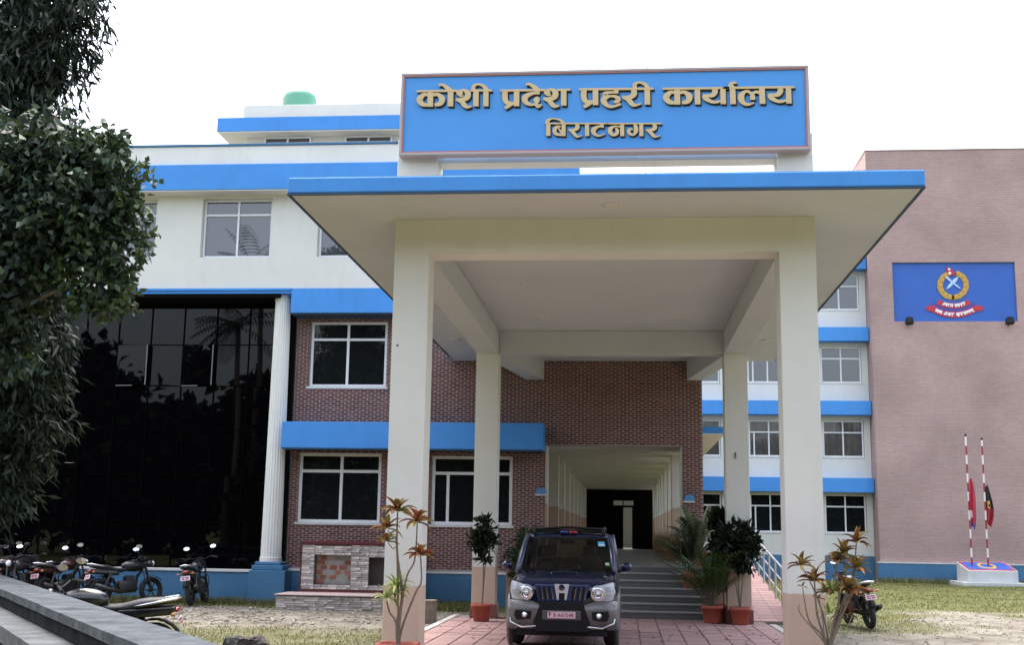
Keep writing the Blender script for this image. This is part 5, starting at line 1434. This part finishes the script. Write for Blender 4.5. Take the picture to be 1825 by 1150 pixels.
def cordyline(label, base, stems, ros):
    e = empty('potted_cordyline', label, 'plant', base, 0, 'potted plants around the portico')
    pot(e, .19, .25, .36)
    for (pts, r0, r1) in stems:
        pts = [(0, 0, .3)] + [(p[0] - base[0], p[1] - base[1], p[2]) for p in pts]
        P = catmull(pts, 5); n = len(P)
        MB().smooth().tube(P, [r0 + (r1 - r0) * i / (n - 1) for i in range(n)], 7).build('stem', M['stem'], e, local=True)
    for (c, n, L, W, cols) in ros:
        lb = LB(); rosette(lb, (c[0] - base[0], c[1] - base[1], c[2]), n, L, W, cols); lb.build('leaf_rosette', e)
Y0 = 14.75
cordyline('spindly plant with orange-red leaf tufts and pale green tufts before the left front column', (-2.74, Y0, 0),
  [([(-2.76, Y0, .6), (-2.71, Y0, .93), (-2.79, Y0, 1.45), (-2.80, Y0, 1.93)], .026, .009), ([(-2.70, Y0 + .02, .55), (-2.55, Y0, .95), (-2.48, Y0, 1.10), (-2.50, Y0, 1.40)], .018, .008),
   ([(-2.72, Y0 - .02, .7), (-2.66, Y0, 1.15), (-2.57, Y0, 1.35), (-2.55, Y0, 1.80)], .016, .008), ([(-2.78, Y0, .6), (-2.86, Y0, .72), (-2.90, Y0, .86)], .014, .01),
   ([(-2.80, Y0, 1.50), (-2.86, Y0 + .03, 1.62), (-2.92, Y0 + .03, 1.70)], .008, .006), ([(-2.78, Y0, 1.4), (-2.84, Y0 - .03, 1.48), (-2.90, Y0 - .03, 1.55)], .008, .006), ([(-2.74, Y0, .7), (-2.80, Y0, .9), (-2.80, Y0, 1.05)], .016, .012)],
  [((-2.80, Y0, 1.93), 17, .25, .075, RED), ((-2.55, Y0, 1.80), 15, .23, .075, RED), ((-2.50, Y0, 1.40), 13, .22, .07, RED), ((-2.93, Y0 + .03, 1.72), 12, .22, .065, RED), ((-2.91, Y0 - .03, 1.56), 9, .18, .06, RED[2:]),
   ((-2.79, Y0, 1.02), 20, .24, .035, GRN), ((-2.90, Y0, .88), 22, .20, .03, GRN), ((-2.76, Y0 - .03, .92), 10, .18, .035, GRN)])
cordyline('straggly plant with bronze leaf tufts and bare stems before the right front column', (2.36, Y0, 0),
  [([(2.33, Y0, .5), (2.24, Y0, .8), (2.22, Y0, 1.18)], .02, .009), ([(2.30, Y0, .55), (2.15, Y0, .72), (2.10, Y0, .95), (2.08, Y0, 1.12)], .016, .005), ([(2.35, Y0 + .02, .6), (2.28, Y0, .9), (2.16, Y0, 1.20), (2.07, Y0, 1.36)], .014, .006),
   ([(2.40, Y0, .6), (2.50, Y0, 1.0), (2.46, Y0, 1.25), (2.49, Y0, 1.40)], .02, .008), ([(2.42, Y0 + .03, .6), (2.58, Y0, 1.05), (2.56, Y0, 1.50)], .018, .008), ([(2.42, Y0, .6), (2.60, Y0, .95), (2.70, Y0, 1.34)], .018, .008),
   ([(2.44, Y0 + .04, .7), (2.66, Y0, 1.25), (2.72, Y0, 1.64)], .014, .007), ([(2.40, Y0 - .04, .5), (2.55, Y0, .85), (2.60, Y0, 1.08)], .016, .01), ([(2.32, Y0 - .02, .5), (2.30, Y0, .78), (2.27, Y0, .98)], .012, .005), ([(2.30, Y0 - .03, .5), (2.05, Y0, .80), (2.04, Y0, .92)], .012, .004)],
  [((2.07, Y0, 1.36), 11, .20, .055, DRK), ((2.22, Y0, 1.18), 14, .23, .06, DRK), ((2.49, Y0, 1.40), 12, .21, .06, DRK), ((2.56, Y0, 1.50), 13, .22, .065, DRK), ((2.72, Y0, 1.64), 12, .22, .065, DRK), ((2.70, Y0, 1.34), 14, .22, .07, RED),
   ((2.60, Y0, 1.08), 18, .25, .075, DRK + RED[:1]), ((2.34, Y0, 1.05), 8, .16, .05, DRK), ((2.27, Y0, .98), 4, .08, .03, DRK), ((2.08, Y0, 1.12), 4, .07, .03, DRK), ((2.42, Y0 + .05, 1.05), 14, .24, .03, GRN), ((2.38, Y0, .80), 10, .22, .03, GRN), ((2.60, Y0 + .08, .80), 10, .2, .05, DRK)])

# potted shrubs and palms at the foot of the steps
def shrub(label, loc, stems, blobs, n_cl, cols, L=.10, W=.05, pots=(.15, .2, .33), droop=.1):
    e = empty('potted_shrub', label, 'plant', loc, random.uniform(0, 6), 'potted plants around the portico'); e.rotation_euler = (0, 0, 0)
    pot(e, *pots)
    for pts in stems:
        P = catmull([(0, 0, pots[2] - .05)] + pts, 5)
        MB().smooth().tube(P, [.016 - .008 * i / len(P) for i in range(len(P))], 6).build('stem', M['stem'], e, local=True)
    V, F, T = crown(blobs, n_cl, 9, L, W, cols, RNG, droop=droop, spread=.05, shell=.1)
    link('foliage', fast_mesh('foliage', V, F, M['leaf'], False, T), e, True)
    return e
DG = [(.010, .019, .009), (.016, .028, .012), (.024, .036, .017), (.008, .014, .008)]
shrub('small dark-leaved standard shrub in a terracotta pot by the left rear column', (-2.78, 23.66, 0), [[(.02, 0, .7), (.01, 0, 1.2), (0, 0, 1.6)], [(.04, 0, .9), (.06, 0, 1.15)]],
      [(-.04, 0, 1.55, .12, .14, .20), (.02, 0, 1.84, .07, .1, .12), (.14, 0, 1.5, .08, .12, .10), (-.18, .03, 1.56, .08, .1, .08), (.03, 0, 1.22, .09, .1, .09), (.10, -.03, 1.70, .06, .1, .06), (-.1, 0, 1.36, .07, .1, .06)], 85, DG, .17, .065, droop=-.25)
shrub('dark-leaved shrub on forked stems in the terracotta pot beside the right rear column', (2.22, 24.30, 0), [[(-.05, 0, .6), (-.09, 0, .95), (-.10, 0, 1.25)], [(.03, 0, .6), (.07, 0, .95), (.08, 0, 1.3)], [(-.02, .03, .7), (-.01, .02, 1.2)]],
      [(0, 0, 1.45, .20, .2, .26), (.12, 0, 1.80, .09, .12, .12), (-.24, 0, 1.62, .12, .16, .2), (.24, 0, 1.42, .10, .12, .14), (.04, 0, 1.12, .18, .16, .09), (-.08, 0, 1.9, .07, .1, .08), (.28, 0, 1.62, .06, .1, .07)], 150, DG, .17, .07, droop=-.2)
shrub('dense dark shrub in a pot half hidden between the palm and the right rear column', (1.96, 25.02, 0), [[(0, 0, .8), (.02, 0, 1.5)]],
      [(0, 0, 1.55, .22, .2, .36), (-.08, 0, 2.02, .12, .12, .14), (.14, 0, 1.85, .1, .12, .12)], 130, DG, .18, .07, droop=-.2)
shrub('bushy green shrub in a pot between the left rear column and the car', (-2.16, 24.9, 0), [[(0, 0, .6), (.03, 0, 1.2)]],
      [(0, 0, 1.25, .30, .26, .38), (.12, 0, 1.62, .20, .2, .18), (.05, 0, .85, .24, .22, .22), (.25, 0, 1.1, .2, .2, .3)], 130, [(.03, .07, .025), (.05, .10, .03), (.025, .05, .02)], .16, .035, droop=.4)
def palm_pot(label, loc, n, L, cols, base_h=.3, tilt=(20, 80), W=.03, pots=(.16, .21, .34)):
    e = empty('potted_palm', label, 'plant', loc, 0, 'potted plants around the portico'); pot(e, *pots)
    lb = LB(); mb = MB().smooth()
    for i in range(n):
        d = Vector(rnd_dir(*tilt)); p = Vector((random.uniform(-.05, .05), random.uniform(-.05, .05), base_h)); ln = L * random.uniform(.6, 1.1); seg = 14; pts = [p.copy()]
        dr = random.uniform(.5, 1.2); f = random.uniform(.7, 1.3); c0 = random.choice(cols); col = tuple(q * f for q in c0)
        for k in range(seg):
            p = p + d * (ln / seg); d = (d + Vector((0, 0, -dr / seg * (.3 + 1.6 * k / seg)))).normalized(); pts.append(p.copy())
            if k > 3:
                side = d.cross(Vector((0, 0, 1))); side = side.normalized() if side.length > .01 else Vector((1, 0, 0))
                for s in (-1, 1):
                    ll = ln * .30 * math.sin(math.pi * (.15 + .8 * (k - 3) / (seg - 3))) + .03
                    V, F = blade_strip(p, (side * s + d * .8 + Vector((0, 0, .15))).normalized(), ll, W, .6, 2, vfold=.15); lb.add(V, F, col)
        mb.tube(pts, [.009 - .007 * k / len(pts) for k in range(len(pts))], 5, cap=False)
    mb.build('stalks', M['stem'], e, local=True); lb.build('fronds', e); return e
PG = [(.05, .12, .025), (.08, .17, .04), (.035, .085, .02)]
palm_pot('feathery green palm in the left of two terracotta pots right of the steps', (1.69, 24.55, 0), 60, 1.25, PG + [(.11, .20, .05)], .3, (48, 89), W=.03)
palm_pot('feathery dark palm standing on the stair side behind the front pots', (1.40, 26.55, .58), 40, 1.05, [(.03, .06, .025), (.045, .09, .03)], .3, (45, 88), W=.03)
palm_pot('pot plant with broad pale leaves at the top of the stair side', (1.62, 27.6, 1.0), 16, 1.0, [(.16, .22, .12), (.30, .36, .24)], .3, (45, 88), W=.10)

# ---------------------------------------------------------------- stepped wall and stump in the left foreground
M['oldcon'] = mat('weathered_concrete_cap', (.066, .074, .082), .95, spec=.08, var=.5, vscale=4.5, stain=.8, stain_scale=(.8, .8, .8), bump=.5, bscale=25)
M['mossy'] = mat('moss_blackened_concrete', (.016, .017, .017), .97, spec=.05, var=.6, vscale=5, stain=.8, stain_scale=(5, 5, .5), bump=.6, bscale=20)
sw = empty('stepped_wall', 'weathered concrete stepped wall with blackened risers crossing the lower left corner', 'wall', (-4.5, 9, 0))
def off(p, d): return (p[0] + d * .824, p[1] + d * .566)
A, Bq = np.array((-12.9, 21.88)), np.array((-.35, 3.59))      # far and near ends of the outer edge of the cap
dirv = (Bq - A) / np.linalg.norm(Bq - A); nrm = np.array((-dirv[1], dirv[0])); nrm = -nrm if nrm[0] > 0 else nrm; nrm = -nrm
def strip(name, o0, o1, z0, z1, mt, par, jag=0.0, n=40):
    """long block along the wall line between two offsets towards the camera, slightly uneven edges"""
    nn = np.array((-.824, -.566)); mb = MB(); V = []; F = []
    for i in range(n + 1):
        p = A + (Bq - A) * i / n
        j0, j1, jz = (random.uniform(-1, 1) * jag for _ in range(3))
        for (o, z) in ((o0 + j0 * .3, z0), (o1 + j1, z0), (o1 + j1, z1 + jz * .5), (o0 + j0 * .3, z1 + jz * .5)):
            q = p + nn * o; V.append((q[0], q[1], z))
    for i in range(n):
        for k in range(4): F.append((i * 4 + k, i * 4 + (k + 1) % 4, (i + 1) * 4 + (k + 1) % 4, (i + 1) * 4 + k))
    F += [(0, 1, 2, 3), (4 * n + 3, 4 * n + 2, 4 * n + 1, 4 * n)]
    return mb.add(V, F).build(name, mt, par)
strip('cap', 0, .37, 1.06, 1.12, M['oldcon'], sw, .005)
strip('upper_riser', .02, .345, .90, 1.058, M['mossy'], sw, .004)
strip('tread', .02, .60, .84, .955, mat('pale_weathered_concrete', (.085, .092, .097), .95, spec=.08, var=.4, vscale=5, stain=.6, stain_scale=(1, 1, 1), bump=.5, bscale=25), sw, .005)
strip('lower_riser', .02, .575, -.2, .838, M['mossy'], sw, .004)
stp = empty('tree_stump', 'rough dark stump rising at the bottom edge beside the stepped wall', 'stump', (-3.5, 11.2, 0))
mb = MB(); V = []; F = []; n = 22
for j, (z, r_) in enumerate(((-.1, .28), (.3, .22), (.5, .19), (.66, .195), (.70, .18), (.67, .09))):
    for k in range(n):
        a = 2 * math.pi * k / n; rr = r_ * (1 + .16 * math.sin(a * 3 + j) + random.uniform(-.12, .12)); V.append((-3.5 + rr * math.cos(a), 11.2 + rr * math.sin(a), z + (random.uniform(-.03, .03) if j > 2 else 0)))
for j in range(5):
    for k in range(n): F.append((j * n + k, j * n + (k + 1) % n, (j + 1) * n + (k + 1) % n, (j + 1) * n + k))
F.append(tuple(range(5 * n, 6 * n)))
mb.add(V, F).build('trunk', mat('rotten_bark', (.035, .032, .03), .95, var=.4, vscale=14, bump=.8, bscale=25), stp)
blk = empty('concrete_block', 'small brown block standing behind the left front column', 'block', (-3.75, 23.3, 0))
MB().box(-3.86, -3.62, 23.2, 23.45, -.1, .40).build('block', mat('mud_concrete', (.22, .18, .14), .95, var=.3, vscale=9, bump=.5), blk, bevel=.02)

# ---------------------------------------------------------------- the two trees at the left edge
def tree(name, label, trunk, limbs, V, F, T, trunk_r):
    e = empty(name, label, 'tree', (trunk[0][0], trunk[0][1], 0))
    P = catmull(trunk, 6); n = len(P)
    MB().smooth().tube(P, [trunk_r * (1 - .75 * i / (n - 1)) for i in range(n)], 12).build('trunk', M['bark'], e)
    for L_ in limbs:
        P = catmull(L_, 5); n = len(P)
        r_ = trunk_r * .38 if (Vector(L_[0]) - Vector(L_[-1])).length > 1.3 else .012
        MB().smooth().tube(P, [r_ * (1 - .85 * i / (n - 1)) for i in range(n)], 7).build('limb', M['bark'], e)
    link('crown', fast_mesh('crown', V, F, M['leaf'], False, T), e)
rng = np.random.default_rng(5)
# broad-leaved tree, nearer: hanging sprays of rounded leaves
bl = [(-7.6, 14.4, 6.35, .95, .9, .55), (-7.05, 14.2, 6.1, .52, .7, .5), (-6.75, 14.0, 5.6, .48, .6, .5), (-7.5, 14.2, 5.4, .8, .8, .7), (-6.5, 14.0, 5.25, .22, .4, .4), (-8.4, 14.6, 5.8, .9, .9, 1.0),
      (-7.75, 14.1, 4.6, .5, .6, .5), (-8.3, 14.3, 4.4, .7, .7, .7), (-6.45, 14.0, 4.8, .18, .3, .36), (-6.45, 13.9, 6.15, .2, .3, .12), (-7.15, 14.0, 6.55, .45, .5, .25), (-7.9, 14.3, 3.9, .45, .5, .5)]
V, F, T = crown(bl, 1450, 12, .135, .082, [(.026, .044, .032), (.038, .062, .042), (.055, .085, .054), (.018, .031, .022), (.06, .09, .036)], rng, droop=.55, spread=.10, shell=.45)
sp = []                                    # pendulous sprays on the right side, in lighter greens
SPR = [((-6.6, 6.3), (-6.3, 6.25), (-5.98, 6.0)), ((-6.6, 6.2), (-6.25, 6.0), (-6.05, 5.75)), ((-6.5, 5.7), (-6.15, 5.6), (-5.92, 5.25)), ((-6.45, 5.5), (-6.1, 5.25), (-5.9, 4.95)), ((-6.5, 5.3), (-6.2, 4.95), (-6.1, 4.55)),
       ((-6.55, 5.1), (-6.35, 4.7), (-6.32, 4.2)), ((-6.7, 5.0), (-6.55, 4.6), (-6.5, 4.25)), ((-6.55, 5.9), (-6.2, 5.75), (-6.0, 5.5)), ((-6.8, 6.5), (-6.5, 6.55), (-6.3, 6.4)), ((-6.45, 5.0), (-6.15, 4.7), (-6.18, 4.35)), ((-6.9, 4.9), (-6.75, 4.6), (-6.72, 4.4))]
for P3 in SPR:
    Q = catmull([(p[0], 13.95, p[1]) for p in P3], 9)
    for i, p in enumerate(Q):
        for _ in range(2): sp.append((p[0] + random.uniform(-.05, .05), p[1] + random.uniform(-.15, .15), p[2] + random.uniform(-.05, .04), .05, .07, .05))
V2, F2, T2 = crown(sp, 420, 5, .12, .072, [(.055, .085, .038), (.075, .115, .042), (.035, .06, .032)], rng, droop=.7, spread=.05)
tree('broadleaf_tree', 'leafy tree with rounded grey-green leaves hanging over the left edge, lower of two crowns', [(-9.2, 14.6, -.1), (-9.15, 14.6, 2.2), (-8.9, 14.5, 4.2), (-8.4, 14.4, 6.0)],
     [[(p[0], 13.95, p[1]) for p in P3] for P3 in SPR] + [[(-9.0, 14.5, 3.8), (-8.0, 14.3, 4.9), (-6.9, 14.1, 5.5), (-6.2, 13.95, 5.4)], [(-8.8, 14.5, 4.6), (-7.8, 14.3, 5.9), (-6.9, 14.1, 6.4), (-6.2, 13.9, 6.2)], [(-9.1, 14.6, 3.0), (-8.3, 14.3, 4.0), (-7.3, 14.1, 4.5), (-6.6, 14.0, 4.7)]],
     np.concatenate([V, V2]), np.concatenate([F, F2 + len(V)]), np.concatenate([T, T2]), .17)
# tall mast tree behind it: long drooping leaves in shelves
bl = []
for (z, xr) in ((10.9, -8.45), (10.3, -8.25), (9.75, -8.05), (9.2, -8.15), (8.7, -8.3), (8.2, -8.55), (7.6, -8.6), (6.9, -8.5), (6.2, -8.4), (5.5, -8.45), (4.85, -8.30), (4.35, -8.22), (3.75, -8.35), (3.2, -8.28), (2.65, -8.4), (2.15, -8.75), (1.7, -9.1)):
    bl += [(xr - .55, 17.0, z, .55, .7, .26), (xr - 1.5, 17.2, z + .1, .9, .9, .34), (xr - 1.0, 16.6, z - .05, .6, .5, .28)]
V, F, T = crown(bl, 3000, 11, .24, .052, [(.016, .028, .016), (.024, .04, .022), (.036, .056, .031), (.011, .019, .012)], rng, droop=1.3, spread=.12, shell=.35)
tree('mast_tree', 'tall dark tree with long drooping leaves filling the upper left corner', [(-9.9, 17.2, -.1), (-9.9, 17.2, 3), (-9.85, 17.2, 7), (-9.8, 17.1, 11.5)],
     [[(-9.9, 17.2, z), (-9.4, 17.1, z + .1), (-8.8, 17.0, z - .25)] for z in (2.4, 3.4, 4.6, 5.8, 7.0, 8.4, 9.6, 10.4)], V, F, T, .17)

# trees on the far side of the yard: stand behind the camera, seen only as dark reflections in the glass
bl = []
for k in range(30):
    x = -62 + k * 3.6 + random.uniform(-1.2, 1.2); h = random.uniform(10.2, 12.2) + (1.2 if -45 < x < -32 else 0) - (1.2 if -30 < x < -26 else 0); y = -12 + random.uniform(-3, 3)
    bl += [(x, y, h * .45, 2.6, 2.2, h * .42), (x + random.uniform(-1, 1), y, h * .78, 1.9, 1.8, h * .24)]
V, F, T = crown(bl, 13000, 6, .95, .62, [(.008, .013, .008), (.012, .018, .01), (.016, .022, .013)], rng, droop=.5, spread=.4, shell=.6)
tb = link('tree_belt', fast_mesh('tree_belt', V, F, M['leaf_far'], False, T)); tag(tb, 'belt of dark trees across the yard mirrored in the black glass', kind='stuff')
for (x, y, h, lab) in ((-22.8, -9.5, 13.4, 'coconut palm mirrored at the right of the black glass wall'), (-22.0, -11.0, 16.8, 'tallest coconut palm, mirrored in the upper floor window')):
    e = empty('coconut_palm', lab, 'tree', (x, y, 0), 0, 'palms across the yard')
    MB().smooth().tube([(x, y, -.1), (x + .2, y, h * .5), (x, y, h)], [.22, .17, .14], 10).build('trunk', M['bark'], e)
    lb = LB()
    for i in range(22):
        d = Vector(rnd_dir(-25, 70)); p = Vector((x, y, h)); ln = random.uniform(2.6, 3.6); col = random.choice([(.01, .016, .008), (.016, .022, .01)]); dr = random.uniform(.8, 1.5)
        for k in range(14):
            p = p + d * (ln / 14); d = (d + Vector((0, 0, -dr / 14))).normalized(); side = d.cross(Vector((0, 0, 1))); side = side.normalized() if side.length > .01 else Vector((1, 0, 0))
            for s in (-1, 1):
                V, F = blade_strip(p, (side * s + d * .5 + Vector((0, 0, -.5))).normalized(), .75 * math.sin(math.pi * (.15 + .8 * k / 14)), .09, .4, 2); lb.add(V, F, col)
    lb.build('crown', e, False)

# ---------------------------------------------------------------- turf, gravel, litter
def scatter(n, x0, x1, y0, y1, thr=.35, powr=1.0):
    x = RNG.uniform(x0, x1, n); y = y0 + (y1 - y0) * RNG.random(n) ** powr
    g = grass_cover(x, y); keep = (RNG.random(n) < np.clip((g - .12) * 1.5, 0, 1)) & ~paved(x, y)
    return x[keep], y[keep]
def turf(x, y, h0, h1, wid):
    n = len(x); z = ground_z(x, y)
    a = RNG.uniform(0, 6.283, n); hgt = RNG.uniform(h0, h1, n); lean = RNG.uniform(.1, .7, n) * hgt; b_ = RNG.uniform(0, 6.283, n)
    P = np.stack([x, y, z - .005], -1); w = np.stack([np.cos(a), np.sin(a), 0 * a], -1) * wid * .5
    tip = P + np.stack([np.cos(b_) * lean, np.sin(b_) * lean, hgt], -1)
    V = np.stack([P - w, P + w, tip], 1).reshape(-1, 3); F = np.arange(3 * n).reshape(n, 3)
    dry = RNG.random(n)[:, None]
    T = np.where(dry < .38, np.array([[.075, .105, .025]]), np.where(dry < .68, np.array([[.13, .145, .04]]), np.array([[.27, .23, .11]]))) * RNG.uniform(.6, 1.35, (n, 1))
    return V, F, T
Vs = []; Fs = []; Ts = []; o_ = 0
for (args, hh, wd) in (((80000, -17, -3.6, 18.2, 28.55), (.015, .06), .012), ((120000, 3.1, 21, 19, 50.8), (.02, .06), .016), ((9000, -17, -8, 27.7, 28.5), (.08, .20), .012), ((5000, 10, 21, 49.6, 50.8), (.1, .28), .02), ((3000, -4.6, -3.5, 26.5, 28.8), (.08, .22), .012)):
    x, y = scatter(*args); V, F, T = turf(x, y, *hh, wd); Vs.append(V); Fs.append(F + o_); Ts.append(T); o_ += len(V)
tf = link('grass', fast_mesh('grass', np.concatenate(Vs), np.concatenate(Fs), M['leaf'], False, np.concatenate(Ts))); tag(tf, 'short dry grass growing in patches over the sandy yard', kind='stuff')
def pebbles(n, x0, x1, y0, y1, r0, r1):
    x = RNG.uniform(x0, x1, n); y = RNG.uniform(y0, y1, n); k = (grass_cover(x, y) < .35) & ~paved(x, y); x, y = x[k], y[k]; n = len(x)
    r = r0 + (r1 - r0) * RNG.random(n) ** 3; z = ground_z(x, y)
    base = np.array([(1, 0, 0), (0, 1, 0), (-1, 0, 0), (0, -1, 0), (0, 0, .6), (0, 0, -.5)])
    a = RNG.uniform(0, 6.28, n); c, s = np.cos(a), np.sin(a); j = RNG.uniform(.6, 1.4, (n, 6, 1)); B_ = base[None] * j * r[:, None, None]
    V = np.stack([B_[..., 0] * c[:, None] - B_[..., 1] * s[:, None] + x[:, None], B_[..., 0] * s[:, None] + B_[..., 1] * c[:, None] + y[:, None], B_[..., 2] + z[:, None]], -1)
    F = np.array([(0, 1, 4), (1, 2, 4), (2, 3, 4), (3, 0, 4), (1, 0, 5), (2, 1, 5), (3, 2, 5), (0, 3, 5)])
    return V.reshape(-1, 3), (F[None] + (np.arange(n) * 6)[:, None, None]).reshape(-1, 3), np.repeat(np.array([[.22, .205, .18]]) * RNG.uniform(.45, 1.4, (n, 1)), 8, 0)
M['pebble'] = attr_mat('pebble', .9, .2)
V1, F1, T1 = pebbles(5200, -16, -3.6, 18.5, 27, .008, .07); V2, F2, T2 = pebbles(5200, 3.3, 20, 18.5, 32, .008, .05)
gv = link('gravel', fast_mesh('gravel', np.concatenate([V1, V2]), np.concatenate([F1, F2 + len(V1)]), M['pebble'], False, np.concatenate([T1, T2]))); tag(gv, 'loose stones and gravel scattered on the bare sandy ground', kind='stuff')

# dry leaves blown about the yard and the drive
n = 900
x = np.concatenate([RNG.uniform(-16, -3.5, 500), RNG.uniform(3.1, 16, 300), RNG.uniform(-3.3, 2.7, 100)]); y = np.concatenate([RNG.uniform(18.5, 28.4, 500), RNG.uniform(19, 38, 300), RNG.uniform(18.5, 25.0, 100)])
z = np.where(paved(x, y), .012, ground_z(x, y) + .025); a = RNG.uniform(0, 6.283, n)
V, F = leaf_quads(np.stack([x, y, z], -1), np.stack([np.cos(a), np.sin(a), RNG.uniform(-.05, .25, n)], -1), RNG.uniform(.05, .12, n), RNG.uniform(.03, .055, n), RNG, up=np.tile(np.array([[0., 0, 1]]), (n, 1)))
T = np.array([[.13, .085, .04], [.09, .06, .035], [.16, .13, .05]])[RNG.integers(0, 3, n)] * RNG.uniform(.6, 1.3, (n, 1))
fl_ = link('fallen_leaves', fast_mesh('fallen_leaves', V, F, M['leaf'], False, T)); tag(fl_, 'dry fallen leaves scattered over the yard and drive', kind='stuff')
